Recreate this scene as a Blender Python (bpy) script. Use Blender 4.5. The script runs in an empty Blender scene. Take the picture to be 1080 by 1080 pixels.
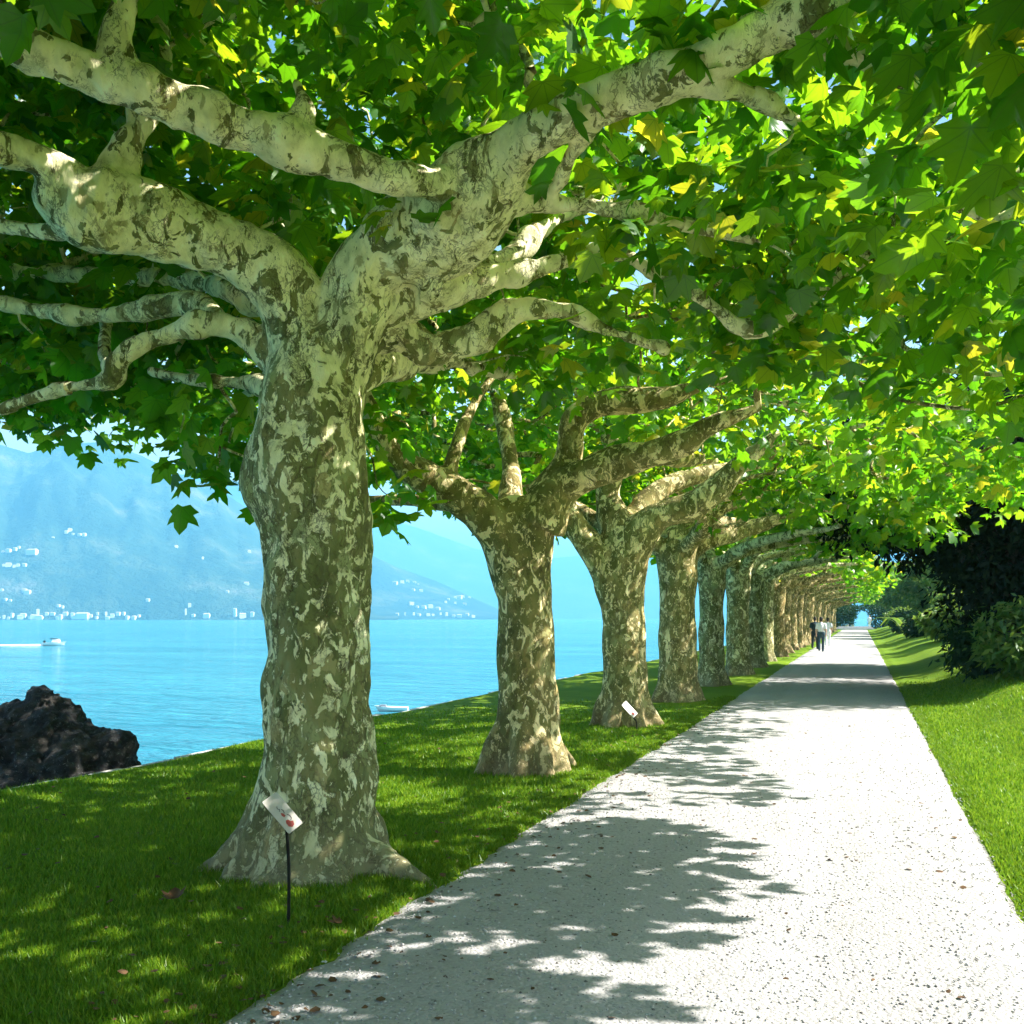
import bpy, bmesh, math, random
import numpy as np
from mathutils import Vector, Matrix, noise as mnoise

random.seed(7)
RNG = np.random.default_rng(11)
C = bpy.context.scene.collection
R = math.radians

# ------------------------------------------------------------------ camera, sky, sun, exposure
F = 1000.0 / 1080.0
YAW = R(20.2)
EYE = 1.65
HORIZON = 652.0
cam_d = bpy.data.cameras.new("Camera")
cam = bpy.data.objects.new("Camera", cam_d)
C.objects.link(cam)
cam.location = (0, 0, EYE)
cam.rotation_euler = (R(90), 0, YAW)
cam_d.sensor_width = 36
cam_d.lens = 36 * F
cam_d.shift_y = (HORIZON - 540) / 1080
cam_d.clip_start = 0.05
cam_d.clip_end = 60000
sc = bpy.context.scene
sc.camera = cam

SUN_EL, SUN_AZ = R(42), R(20)          # azimuth measured from +X towards +Y
world = bpy.data.worlds.new("World")
sc.world = world
world.use_nodes = True
wn = world.node_tree
bg = wn.nodes["Background"]
sky = wn.nodes.new("ShaderNodeTexSky")
sky.sky_type = 'NISHITA'
sky.sun_disc = False
sky.sun_elevation = SUN_EL
sky.sun_rotation = R(90) - SUN_AZ
sky.air_density = 1.0
sky.dust_density = 3.5
sky.ozone_density = 1.0
wtc = wn.nodes.new("ShaderNodeTexCoord")
wsep = wn.nodes.new("ShaderNodeSeparateXYZ"); wn.links.new(wtc.outputs["Generated"], wsep.inputs[0])
wmr = wn.nodes.new("ShaderNodeMapRange"); wmr.interpolation_type = 'SMOOTHSTEP'
wmr.inputs[1].default_value = 0.48; wmr.inputs[2].default_value = 0.12; wmr.inputs[3].default_value = 0.0; wmr.inputs[4].default_value = 0.95
wn.links.new(wsep.outputs[2], wmr.inputs[0])
wmp = wn.nodes.new("ShaderNodeMapping"); wmp.inputs["Scale"].default_value = (1, 1, 3.5); wn.links.new(wtc.outputs["Generated"], wmp.inputs[0])
wno = wn.nodes.new("ShaderNodeTexNoise"); wno.inputs["Scale"].default_value = 3.0; wno.inputs["Detail"].default_value = 5; wn.links.new(wmp.outputs[0], wno.inputs["Vector"])
wm2 = wn.nodes.new("ShaderNodeMapRange"); wm2.inputs[1].default_value = 0.25; wm2.inputs[2].default_value = 0.6; wm2.inputs[3].default_value = 0.6; wm2.inputs[4].default_value = 1.0
wn.links.new(wno.outputs["Fac"], wm2.inputs[0])
wmul = wn.nodes.new("ShaderNodeMath"); wmul.operation = 'MULTIPLY'; wn.links.new(wmr.outputs[0], wmul.inputs[0]); wn.links.new(wm2.outputs[0], wmul.inputs[1])
wmix = wn.nodes.new("ShaderNodeMix"); wmix.data_type = 'RGBA'
wn.links.new(wmul.outputs[0], wmix.inputs[0]); wn.links.new(sky.outputs[0], wmix.inputs[6]); wmix.inputs[7].default_value = (9.2, 9.7, 10.0, 1)
wn.links.new(wmix.outputs[2], bg.inputs[0])
bg.inputs[1].default_value = 0.05

sun_d = bpy.data.lights.new("Sun", 'SUN')
sun_d.energy = 5.0
sun_d.angle = R(0.5)
sun_d.color = (1.0, 0.96, 0.90)
sun = bpy.data.objects.new("Sun", sun_d)
C.objects.link(sun)
SUNV = Vector((math.cos(SUN_EL) * math.cos(SUN_AZ), math.cos(SUN_EL) * math.sin(SUN_AZ), math.sin(SUN_EL)))
sun.rotation_euler = SUNV.to_track_quat('Z', 'Y').to_euler()
sun.location = (30, 10, 60)

sc.view_settings.view_transform = 'Standard'
sc.view_settings.look = 'None'
sc.view_settings.exposure = 1.74
sc.view_settings.gamma = 1.0
sc.view_settings.use_curve_mapping = False
sc.render.engine = 'CYCLES'
cy = sc.cycles
cy.max_bounces = 7
cy.diffuse_bounces = 5
cy.glossy_bounces = 3
cy.transmission_bounces = 5
cy.volume_bounces = 1
cy.transparent_max_bounces = 8
cy.use_denoising = True
cy.use_adaptive_sampling = True
cy.adaptive_threshold = 0.02
cy.caustics_reflective = False
cy.caustics_refractive = False
cy.sample_clamp_indirect = 8

LAKE_Z = -3.0
SHORE_X = -8.25
PATH_L, PATH_R = -2.52, 0.90
FWD = np.array([-math.sin(YAW), math.cos(YAW), 0.0])
RGT = np.array([math.cos(YAW), math.sin(YAW), 0.0])
UPV = np.array([0, 0, 1.0])


def at(px, py, d):
    """world point seen at photo pixel (px, py), d metres along the view axis"""
    return np.array([0, 0, EYE]) + d * (FWD + RGT * ((px - 540) / 1000.0) + UPV * ((HORIZON - py) / 1000.0))


# ------------------------------------------------------------------ object helpers
def link(name, me, mat=None, parent=None, loc=None):
    o = bpy.data.objects.new(name, me)
    C.objects.link(o)
    if mat is not None and me is not None and len(me.materials) == 0:
        me.materials.append(mat)
    if parent is not None:
        o.parent = parent
    if loc is not None:
        o.location = loc
    return o


def tag(o, label=None, cat=None, group=None, kind=None):
    if label: o["label"] = label
    if cat: o["category"] = cat
    if group: o["group"] = group
    if kind: o["kind"] = kind
    return o


def empty(name, loc, rz=0.0):
    o = bpy.data.objects.new(name, None)
    C.objects.link(o)
    o.location = loc
    o.rotation_euler = (0, 0, rz)
    o.empty_display_size = 0.3
    return o


def copy_tree(o, parent=None):
    c = o.copy()
    C.objects.link(c)
    if parent is not None:
        c.parent = parent
    for ch in list(o.children):
        copy_tree(ch, c)
    return c


def np_mesh(name, verts, faces, smooth=False):
    """verts (N,3); faces (M,k) all the same size"""
    verts = np.asarray(verts, dtype=np.float32)
    faces = np.asarray(faces, dtype=np.int32)
    me = bpy.data.meshes.new(name)
    k = faces.shape[1]
    me.vertices.add(len(verts))
    me.vertices.foreach_set("co", verts.ravel())
    me.loops.add(faces.size)
    me.loops.foreach_set("vertex_index", faces.ravel())
    me.polygons.add(len(faces))
    me.polygons.foreach_set("loop_start", np.arange(0, faces.size, k, dtype=np.int32))
    me.polygons.foreach_set("loop_total", np.full(len(faces), k, dtype=np.int32))
    if smooth:
        me.polygons.foreach_set("use_smooth", np.ones(len(faces), dtype=bool))
    me.update(calc_edges=True)
    return me


class MB:
    """collects boxes, tubes and lumps into one mesh"""
    def __init__(s):
        s.v, s.f = [], []

    def add(s, verts, faces):
        b = len(s.v)
        s.v += [tuple(map(float, p)) for p in verts]
        s.f += [tuple(b + i for i in f) for f in faces]

    def box(s, c, size, rz=0.0, taper=1.0):
        cx, cy_, cz = c
        hx, hy, hz = size[0] / 2, size[1] / 2, size[2] / 2
        co, si = math.cos(rz), math.sin(rz)
        vs = []
        for z, t in ((-hz, 1), (hz, taper)):
            for x, y in ((-hx, -hy), (hx, -hy), (hx, hy), (-hx, hy)):
                x, y = x * t, y * t
                vs.append((cx + x * co - y * si, cy_ + x * si + y * co, cz + z))
        s.add(vs, [(3, 2, 1, 0), (4, 5, 6, 7), (0, 1, 5, 4), (1, 2, 6, 5), (2, 3, 7, 6), (3, 0, 4, 7)])

    def tube(s, pts, rad, n=8, cap=True):
        v, f = tube_arrays(pts, rad, n, cap)
        s.add(v, f)

    def mesh(s, name, smooth=False):
        me = bpy.data.meshes.new(name)
        me.from_pydata(s.v, [], s.f)
        if smooth:
            me.polygons.foreach_set("use_smooth", np.ones(len(me.polygons), dtype=bool))
        me.update()
        return me

    def build(s, name, mat, parent=None, loc=None, smooth=False):
        return link(name, s.mesh(name, smooth), mat, parent, loc)


def catmull(pts, step):
    """resample (N,4) x,y,z,r along a Catmull-Rom spline"""
    P = np.asarray(pts, float)
    if len(P) < 3:
        n = max(2, int(np.linalg.norm(P[-1, :3] - P[0, :3]) / step) + 1)
        t = np.linspace(0, 1, n)[:, None]
        return P[0] * (1 - t) + P[-1] * t
    Q = np.vstack([2 * P[0] - P[1], P, 2 * P[-1] - P[-2]])
    out = []
    for i in range(1, len(Q) - 2):
        p0, p1, p2, p3 = Q[i - 1], Q[i], Q[i + 1], Q[i + 2]
        n = max(2, int(np.linalg.norm(p2[:3] - p1[:3]) / step))
        for t in np.linspace(0, 1, n, endpoint=False):
            out.append(0.5 * ((2 * p1) + (-p0 + p2) * t + (2 * p0 - 5 * p1 + 4 * p2 - p3) * t * t + (-p0 + 3 * p1 - 3 * p2 + p3) * t ** 3))
    out.append(P[-1])
    out = np.array(out)
    out[:, 3] = np.maximum(out[:, 3], 0.003)
    return out


def tube_arrays(pts, rad, n=8, cap=True):
    P = np.asarray(pts, float)
    m = len(P)
    T = np.gradient(P, axis=0)
    T /= np.linalg.norm(T, axis=1)[:, None] + 1e-9
    a = np.array([0, 0, 1.0]) if abs(T[0, 2]) < 0.9 else np.array([1.0, 0, 0])
    u = np.cross(T[0], a); u /= np.linalg.norm(u)
    vs = []
    ang = np.linspace(0, 2 * math.pi, n, endpoint=False)
    for i in range(m):
        u = u - T[i] * np.dot(u, T[i])
        u /= np.linalg.norm(u) + 1e-9
        w = np.cross(T[i], u)
        vs.append(P[i] + rad[i] * (np.cos(ang)[:, None] * u + np.sin(ang)[:, None] * w))
    V = np.vstack(vs)
    f = []
    for i in range(m - 1):
        for j in range(n):
            k = (j + 1) % n
            f.append((i * n + j, i * n + k, (i + 1) * n + k, (i + 1) * n + j))
    if cap:
        f.append(tuple(range(n - 1, -1, -1)))
        f.append(tuple((m - 1) * n + j for j in range(n)))
    return V, f


def ball_arrays(c, r, n=10):
    vs, fs = [], []
    rx, ry, rz = r if hasattr(r, '__len__') else (r, r, r)
    for i in range(1, n):
        th = math.pi * i / n
        for j in range(n * 2):
            ph = math.pi * j / n
            vs.append((c[0] + rx * math.sin(th) * math.cos(ph), c[1] + ry * math.sin(th) * math.sin(ph), c[2] + rz * math.cos(th)))
    m = n * 2
    top = len(vs); vs.append((c[0], c[1], c[2] + rz)); bot = len(vs); vs.append((c[0], c[1], c[2] - rz))
    for i in range(n - 2):
        for j in range(m):
            k = (j + 1) % m
            fs.append((i * m + j, (i + 1) * m + j, (i + 1) * m + k, i * m + k))
    for j in range(m):
        k = (j + 1) % m
        fs.append((top, j, k)); fs.append((bot, (n - 2) * m + k, (n - 2) * m + j))
    return vs, fs


def fuse(mb, voxel, smooth_it=4, name="fused"):
    """union of overlapping closed shapes as one continuous skin"""
    me = mb.mesh(name)
    o = bpy.data.objects.new(name, me)
    C.objects.link(o)
    m = o.modifiers.new("r", 'REMESH'); m.mode = 'VOXEL'; m.voxel_size = voxel
    if smooth_it:
        s = o.modifiers.new("s", 'SMOOTH'); s.factor = 0.5; s.iterations = smooth_it
    dg = bpy.context.evaluated_depsgraph_get()
    out = bpy.data.meshes.new_from_object(o.evaluated_get(dg))
    bpy.data.objects.remove(o)
    bpy.data.meshes.remove(me)
    out.name = name
    out.polygons.foreach_set("use_smooth", np.ones(len(out.polygons), dtype=bool))
    return out


def lumps(me, amps):
    """push vertices along their normals by noise: amps = [(frequency, amplitude, z stretch)]"""
    n = len(me.vertices)
    co = np.empty(n * 3, np.float32); me.vertices.foreach_get("co", co); co = co.reshape(-1, 3)
    no = np.empty(n * 3, np.float32); me.vertex_normals.foreach_get("vector", no); no = no.reshape(-1, 3)
    d = np.zeros(n, np.float32)
    for fr, am, st in amps:
        q = co * fr; q[:, 2] *= st
        d += am * np.array([mnoise.noise(p) for p in q.tolist()], np.float32)
    me.vertices.foreach_set("co", (co + no * d[:, None]).ravel())
    me.update()


def join_arrays(me, V, Fq, name):
    """append quads/ngons to an existing mesh (kept as separate islands)"""
    bm = bmesh.new(); bm.from_mesh(me)
    vs = [bm.verts.new(p) for p in V]
    for f in Fq:
        bf = bm.faces.new([vs[i] for i in f]); bf.smooth = True
    bm.to_mesh(me); bm.free()
    me.update()
    return me


# ------------------------------------------------------------------ node helpers
def mat(name):
    m = bpy.data.materials.new(name)
    m.use_nodes = True
    nt = m.node_tree
    for n in list(nt.nodes):
        nt.nodes.remove(n)
    out = nt.nodes.new("ShaderNodeOutputMaterial")
    return m, nt, out


def N(nt, t, **kw):
    n = nt.nodes.new(t)
    for k, v in kw.items():
        if k.startswith("i_"):
            key = k[2:]
            key = int(key) if key.isdigit() else key.replace("_", " ")
            n.inputs[key].default_value = v
        else:
            setattr(n, k, v)
    return n


def L(nt, a, b):
    nt.links.new(a, b)


def ramp(nt, fac, stops, interp='LINEAR'):
    r = nt.nodes.new("ShaderNodeValToRGB")
    cr = r.color_ramp
    cr.interpolation = interp
    while len(cr.elements) < len(stops):
        cr.elements.new(0.5)
    for e, (p, c) in zip(cr.elements, stops):
        e.position = p
        e.color = (*c, 1) if len(c) == 3 else c
    L(nt, fac, r.inputs[0])
    return r.outputs[0]


def mixc(nt, fac, a, b):
    m = nt.nodes.new("ShaderNodeMix"); m.data_type = 'RGBA'
    for s, v in ((m.inputs[0], fac), (m.inputs[6], a), (m.inputs[7], b)):
        if hasattr(v, "is_output"):
            L(nt, v, s)
        elif isinstance(v, tuple):
            s.default_value = (*v, 1)
        else:
            s.default_value = v
    return m.outputs[2]


def math_(nt, op, a, b=None, c=None, clamp=False):
    m = nt.nodes.new("ShaderNodeMath"); m.operation = op; m.use_clamp = clamp
    for i, v in enumerate((a, b, c)):
        if v is None: continue
        if hasattr(v, "is_output"): L(nt, v, m.inputs[i])
        else: m.inputs[i].default_value = v
    return m.outputs[0]


def coords(nt, which="Object", scale=(1, 1, 1), loc=(0, 0, 0)):
    tc = nt.nodes.new("ShaderNodeTexCoord")
    mp = nt.nodes.new("ShaderNodeMapping")
    mp.inputs['Scale'].default_value = scale
    mp.inputs['Location'].default_value = loc
    L(nt, tc.outputs[which], mp.inputs[0])
    return mp.outputs[0]


def noise(nt, vec, scale, detail=3, rough=0.55, dist=0.0):
    n = N(nt, "ShaderNodeTexNoise", i_Scale=scale, i_Detail=detail, i_Roughness=rough, i_Distortion=dist)
    L(nt, vec, n.inputs["Vector"])
    return n.outputs["Fac"]


def bump(nt, h, strength=0.4, dist=0.02, normal=None):
    b = N(nt, "ShaderNodeBump", i_Strength=strength, i_Distance=dist)
    L(nt, h, b.inputs["Height"])
    if normal is not None: L(nt, normal, b.inputs["Normal"])
    return b.outputs[0]


def principled(nt, out, color, rough=0.7, normal=None, spec=0.3, metallic=0.0):
    p = nt.nodes.new("ShaderNodeBsdfPrincipled")
    if hasattr(color, "is_output"): L(nt, color, p.inputs["Base Color"])
    else: p.inputs["Base Color"].default_value = (*color, 1)
    if hasattr(rough, "is_output"): L(nt, rough, p.inputs["Roughness"])
    else: p.inputs["Roughness"].default_value = rough
    p.inputs["Specular IOR Level"].default_value = spec
    p.inputs["Metallic"].default_value = metallic
    if normal is not None: L(nt, normal, p.inputs["Normal"])
    L(nt, p.outputs[0], out.inputs["Surface"])
    return p


def simple(name, color, rough=0.6, spec=0.3, metallic=0.0, var=0.15, scale=30):
    m, nt, out = mat(name)
    v = coords(nt)
    f = noise(nt, v, scale, 4)
    lo = tuple(c * (1 - var) for c in color); hi = tuple(min(1, c * (1 + var)) for c in color)
    col = ramp(nt, f, [(0.3, lo), (0.7, hi)])
    principled(nt, out, col, rough, bump(nt, f, 0.15, 0.005), spec, metallic)
    return m


# ------------------------------------------------------------------ materials
def bark_material(name, tint=(1, 1, 1), cream_lo=0.575, cream_hi=0.40):
    m, nt, out = mat(name)
    tc = nt.nodes.new("ShaderNodeTexCoord")
    oi = nt.nodes.new("ShaderNodeObjectInfo")
    ov = nt.nodes.new("ShaderNodeVectorMath"); ov.operation = 'MULTIPLY_ADD'
    cmb = nt.nodes.new("ShaderNodeCombineXYZ")
    for i in range(3): L(nt, math_(nt, 'MULTIPLY', oi.outputs["Random"], 17.0 + 9 * i), cmb.inputs[i])
    L(nt, tc.outputs["Object"], ov.inputs[0]); ov.inputs[1].default_value = (1, 1, 0.62)
    L(nt, cmb.outputs[0], ov.inputs[2])
    v = ov.outputs[0]
    sep = nt.nodes.new("ShaderNodeSeparateXYZ"); L(nt, tc.outputs["Object"], sep.inputs[0])
    z = sep.outputs[2]
    up = N(nt, "ShaderNodeMapRange", i_1=2.3, i_2=4.0); L(nt, z, up.inputs[0])
    # olive base with brown and grey-green plates
    n3 = noise(nt, v, 3.2, 5, 0.6, 0.6)
    base = ramp(nt, n3, [(0.30, (0.075, 0.08, 0.034)), (0.45, (0.135, 0.14, 0.06)), (0.56, (0.18, 0.165, 0.08)), (0.70, (0.22, 0.24, 0.13))])
    vor = N(nt, "ShaderNodeTexVoronoi", i_Scale=9.0); vor.feature = 'F1'
    wv = nt.nodes.new("ShaderNodeVectorMath"); wv.operation = 'ADD'
    nz = N(nt, "ShaderNodeTexNoise", i_Scale=7.0, i_Detail=3.0); L(nt, v, nz.inputs["Vector"])
    sc_ = nt.nodes.new("ShaderNodeVectorMath"); sc_.operation = 'SCALE'; sc_.inputs[3].default_value = 0.30
    L(nt, nz.outputs["Color"], sc_.inputs[0]); L(nt, v, wv.inputs[0]); L(nt, sc_.outputs[0], wv.inputs[1])
    L(nt, wv.outputs[0], vor.inputs["Vector"])
    sepc = nt.nodes.new("ShaderNodeSeparateColor"); L(nt, vor.outputs["Color"], sepc.inputs[0])
    cell = sepc.outputs[0]
    platem = ramp(nt, cell, [(0.0, (0, 0, 0)), (0.62, (0.55, 0.55, 0.55)), (0.86, (1, 1, 1))], 'CONSTANT')
    plate = ramp(nt, sepc.outputs[1], [(0.0, (0.10, 0.105, 0.045)), (0.3, (0.25, 0.26, 0.14)), (0.55, (0.31, 0.26, 0.14)), (0.8, (0.13, 0.125, 0.06))], 'CONSTANT')
    col = mixc(nt, platem, base, plate)
    # cream patches: bigger share on the limbs than on the trunk
    n1 = noise(nt, v, 7.4, 6, 0.6, 0.9)
    thr = math_(nt, 'MULTIPLY_ADD', up.outputs[0], cream_hi - cream_lo, cream_lo)
    cm = math_(nt, 'MULTIPLY', math_(nt, 'SUBTRACT', n1, thr), 45.0, clamp=True)
    n1b = noise(nt, v, 19.0, 5, 0.62, 0.6)
    cmb2 = math_(nt, 'MULTIPLY', math_(nt, 'SUBTRACT', n1b, 0.575), 50.0, clamp=True)
    creammask = math_(nt, 'MAXIMUM', cm, cmb2)
    n2 = noise(nt, v, 9.0, 3)
    cream = ramp(nt, n2, [(0.3, (0.44, 0.41, 0.26)), (0.5, (0.62, 0.57, 0.40)), (0.7, (0.72, 0.67, 0.53))])
    col = mixc(nt, creammask, col, cream)
    # dark flakes and cracks
    n4 = noise(nt, coords(nt, "Object", (1, 1, 0.45)), 17.0, 5, 0.65, 0.9)
    dk = math_(nt, 'MULTIPLY', math_(nt, 'SUBTRACT', n4, 0.64), 40.0, clamp=True)
    col = mixc(nt, math_(nt, 'MULTIPLY', dk, 0.75), col, (0.075, 0.06, 0.035))
    # thin curling edges of peeling flakes
    nl_ = noise(nt, v, 8.5, 5, 0.62, 0.5)
    nm = noise(nt, v, 5.0, 3, 0.6)
    edge = math_(nt, 'MULTIPLY', math_(nt, 'SUBTRACT', 0.016, math_(nt, 'ABSOLUTE', math_(nt, 'SUBTRACT', nl_, 0.5))), 110.0, clamp=True)
    nl2 = noise(nt, v, 21.0, 4, 0.6, 0.6)
    edge2 = math_(nt, 'MULTIPLY', math_(nt, 'SUBTRACT', 0.022, math_(nt, 'ABSOLUTE', math_(nt, 'SUBTRACT', nl2, 0.53))), 80.0, clamp=True)
    edge = math_(nt, 'MAXIMUM', edge, math_(nt, 'MULTIPLY', edge2, 0.8))
    edge = math_(nt, 'MULTIPLY', edge, math_(nt, 'MULTIPLY', math_(nt, 'SUBTRACT', nm, 0.44), 8.0, clamp=True))
    col = mixc(nt, math_(nt, 'MULTIPLY', edge, 0.72), col, (0.085, 0.07, 0.045))
    # brown-green blotches that stay on the upper limbs
    n6 = noise(nt, v, 7.5, 5, 0.6, 0.7)
    bl_ = math_(nt, 'MULTIPLY', math_(nt, 'SUBTRACT', n6, 0.60), 30.0, clamp=True)
    col = mixc(nt, math_(nt, 'MULTIPLY', bl_, 0.7), col, (0.20, 0.175, 0.085))
    # grey soil-splashed foot
    lo = N(nt, "ShaderNodeMapRange", i_1=0.05, i_2=0.5, i_3=0.6, i_4=0.0); L(nt, z, lo.inputs[0])
    col = mixc(nt, lo.outputs[0], col, mixc(nt, n2, (0.12, 0.10, 0.075), (0.26, 0.23, 0.18)))
    tn = nt.nodes.new("ShaderNodeMix"); tn.data_type = 'RGBA'; tn.blend_type = 'MULTIPLY'; tn.inputs[0].default_value = 1
    L(nt, col, tn.inputs[6]); tn.inputs[7].default_value = (*tint, 1)
    fine = noise(nt, coords(nt, "Object", (1, 1, 0.35)), 42.0, 4, 0.65)
    h = math_(nt, 'ADD', math_(nt, 'MULTIPLY', creammask, -0.5), math_(nt, 'MULTIPLY', fine, 0.6))
    h = math_(nt, 'SUBTRACT', h, math_(nt, 'MULTIPLY', dk, 0.9))
    h = math_(nt, 'ADD', h, math_(nt, 'MULTIPLY', cell, 0.35))
    h = math_(nt, 'SUBTRACT', h, math_(nt, 'MULTIPLY', edge, 0.7))
    principled(nt, out, tn.outputs[2], 0.85, bump(nt, h, 0.8, 0.015), 0.15)
    return m


def leaf_material(name, stops, trans, tmix=0.5, gloss=0.07, veins=False):
    m, nt, out = mat(name)
    g = nt.nodes.new("ShaderNodeNewGeometry")
    rnd = g.outputs["Random Per Island"]
    col = ramp(nt, rnd, stops)
    tcol = ramp(nt, rnd, trans)
    if veins:
        uvn = nt.nodes.new("ShaderNodeUVMap"); uvn.uv_map = "leaf"
        sp_ = nt.nodes.new("ShaderNodeSeparateXYZ"); L(nt, uvn.outputs[0], sp_.inputs[0])
        ax = math_(nt, 'ABSOLUTE', sp_.outputs[0]); yy = math_(nt, 'SUBTRACT', sp_.outputs[1], 0.06)
        dmin = ax
        for vx, vy in ((0.55, 0.56), (0.50, 0.08)):
            ln_ = math.hypot(vx, vy)
            dmin = math_(nt, 'MINIMUM', dmin, math_(nt, 'ABSOLUTE', math_(nt, 'SUBTRACT', math_(nt, 'MULTIPLY', ax, vy / ln_), math_(nt, 'MULTIPLY', yy, vx / ln_))))
        side = math_(nt, 'ABSOLUTE', math_(nt, 'SUBTRACT', math_(nt, 'FRACT', math_(nt, 'MULTIPLY', math_(nt, 'SUBTRACT', yy, math_(nt, 'MULTIPLY', ax, 0.9)), 6.0)), 0.5))
        vm = math_(nt, 'MULTIPLY', math_(nt, 'SUBTRACT', 0.018, dmin), 90.0, clamp=True)
        vm2 = math_(nt, 'MULTIPLY', math_(nt, 'SUBTRACT', 0.06, side), 6.0, clamp=True)
        vm = math_(nt, 'MAXIMUM', vm, vm2)
        col = mixc(nt, math_(nt, 'MULTIPLY', vm, 0.45), col, (0.13, 0.22, 0.03))
        tcol = mixc(nt, math_(nt, 'MULTIPLY', vm, 0.5), tcol, (0.06, 0.22, 0.006))
        pn = noise(nt, coords(nt), 1.1, 2)
        hs = nt.nodes.new("ShaderNodeHueSaturation"); L(nt, math_(nt, 'MULTIPLY_ADD', pn, 0.7, 0.65), hs.inputs["Value"]); L(nt, tcol, hs.inputs["Color"]); tcol = hs.outputs[0]
    d = nt.nodes.new("ShaderNodeBsdfDiffuse"); L(nt, col, d.inputs[0])
    t = nt.nodes.new("ShaderNodeBsdfTranslucent"); L(nt, tcol, t.inputs[0])
    mx = nt.nodes.new("ShaderNodeMixShader"); mx.inputs[0].default_value = tmix
    L(nt, d.outputs[0], mx.inputs[1]); L(nt, t.outputs[0], mx.inputs[2])
    gl = N(nt, "ShaderNodeBsdfGlossy", i_Roughness=0.38); gl.inputs[0].default_value = (0.9, 0.95, 0.9, 1)
    m2 = nt.nodes.new("ShaderNodeMixShader"); m2.inputs[0].default_value = gloss
    L(nt, mx.outputs[0], m2.inputs[1]); L(nt, gl.outputs[0], m2.inputs[2])
    L(nt, m2.outputs[0], out.inputs["Surface"])
    return m


M = {}
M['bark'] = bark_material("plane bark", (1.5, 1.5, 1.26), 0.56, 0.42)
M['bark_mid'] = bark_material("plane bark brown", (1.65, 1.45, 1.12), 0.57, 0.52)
M['bark_sunlit'] = bark_material("plane bark sunlit tan", (1.2, 1.0, 0.76), 0.57, 0.52)  # warm tone of sunlight on the far trunks, tinted into the bark colour
M['leaf'] = leaf_material("plane leaf",
    [(0.0, (0.02, 0.09, 0.006)), (0.5, (0.036, 0.14, 0.008)), (0.94, (0.08, 0.21, 0.012)), (0.99, (0.24, 0.25, 0.02))],
    [(0.0, (0.12, 0.42, 0.006)), (0.35, (0.25, 0.60, 0.009)), (0.86, (0.48, 0.74, 0.015)), (0.985, (0.78, 0.70, 0.03))], 0.55, 0.03, True)
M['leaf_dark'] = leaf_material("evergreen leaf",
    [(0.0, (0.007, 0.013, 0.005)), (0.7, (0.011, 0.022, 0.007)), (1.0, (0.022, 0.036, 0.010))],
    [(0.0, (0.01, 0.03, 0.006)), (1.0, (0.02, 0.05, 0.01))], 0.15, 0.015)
M['leaf_shrub'] = leaf_material("shrub leaf",
    [(0.0, (0.05, 0.12, 0.02)), (0.6, (0.09, 0.19, 0.03)), (1.0, (0.22, 0.27, 0.06))],
    [(0.0, (0.15, 0.32, 0.03)), (1.0, (0.35, 0.45, 0.06))], 0.4, 0.03)
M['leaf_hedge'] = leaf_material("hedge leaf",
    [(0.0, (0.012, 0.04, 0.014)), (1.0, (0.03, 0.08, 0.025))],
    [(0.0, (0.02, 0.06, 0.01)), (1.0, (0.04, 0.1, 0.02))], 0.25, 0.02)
M['wood_dark'] = simple("dark wood", (0.06, 0.05, 0.035), 0.85, 0.1, var=0.4, scale=12)
M['white'] = simple("white enamel", (0.52, 0.47, 0.41), 0.45, var=0.05)
M['black'] = simple("black metal", (0.012, 0.012, 0.012), 0.45)
M['ink'] = simple("dark ink", (0.05, 0.03, 0.03), 0.7)
M['ink_red'] = simple("red ink", (0.38, 0.07, 0.055), 0.7)
M['gel'] = simple("white gelcoat", (0.82, 0.82, 0.80), 0.3, 0.5, var=0.03)
M['smoke'] = simple("smoked screen", (0.03, 0.04, 0.05), 0.2, 0.5)
M['hull_grey'] = simple("grey hull cover", (0.16, 0.20, 0.24), 0.6)
M['wallstone'] = simple("pale quay stone", (0.55, 0.53, 0.48), 0.85, var=0.25, scale=6)
M['steps'] = simple("pale step stone", (0.55, 0.53, 0.50), 0.8, var=0.15, scale=4)
M['house'] = simple("pale plaster", (0.78, 0.74, 0.68), 0.8, var=0.06, scale=0.3)
M['roof'] = simple("tile roof", (0.55, 0.42, 0.34), 0.85, var=0.15, scale=0.5)
M['skin'] = simple("skin", (0.55, 0.34, 0.25), 0.55)
M['hair'] = simple("dark hair", (0.03, 0.022, 0.016), 0.6)
M['shirt_white'] = simple("white cotton", (0.78, 0.80, 0.84), 0.85, var=0.06)
M['cloth_dark'] = simple("dark cloth", (0.022, 0.032, 0.042), 0.9)
M['cloth_teal'] = simple("blue grey denim", (0.035, 0.065, 0.09), 0.9)
M['brownleaf'] = simple("dry leaf", (0.12, 0.065, 0.03), 0.85, var=0.4, scale=20)

# ------------------------------------------------------------------ terrain
def smooth(t):
    t = np.clip(t, 0, 1)
    return t * t * (3 - 2 * t)


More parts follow.
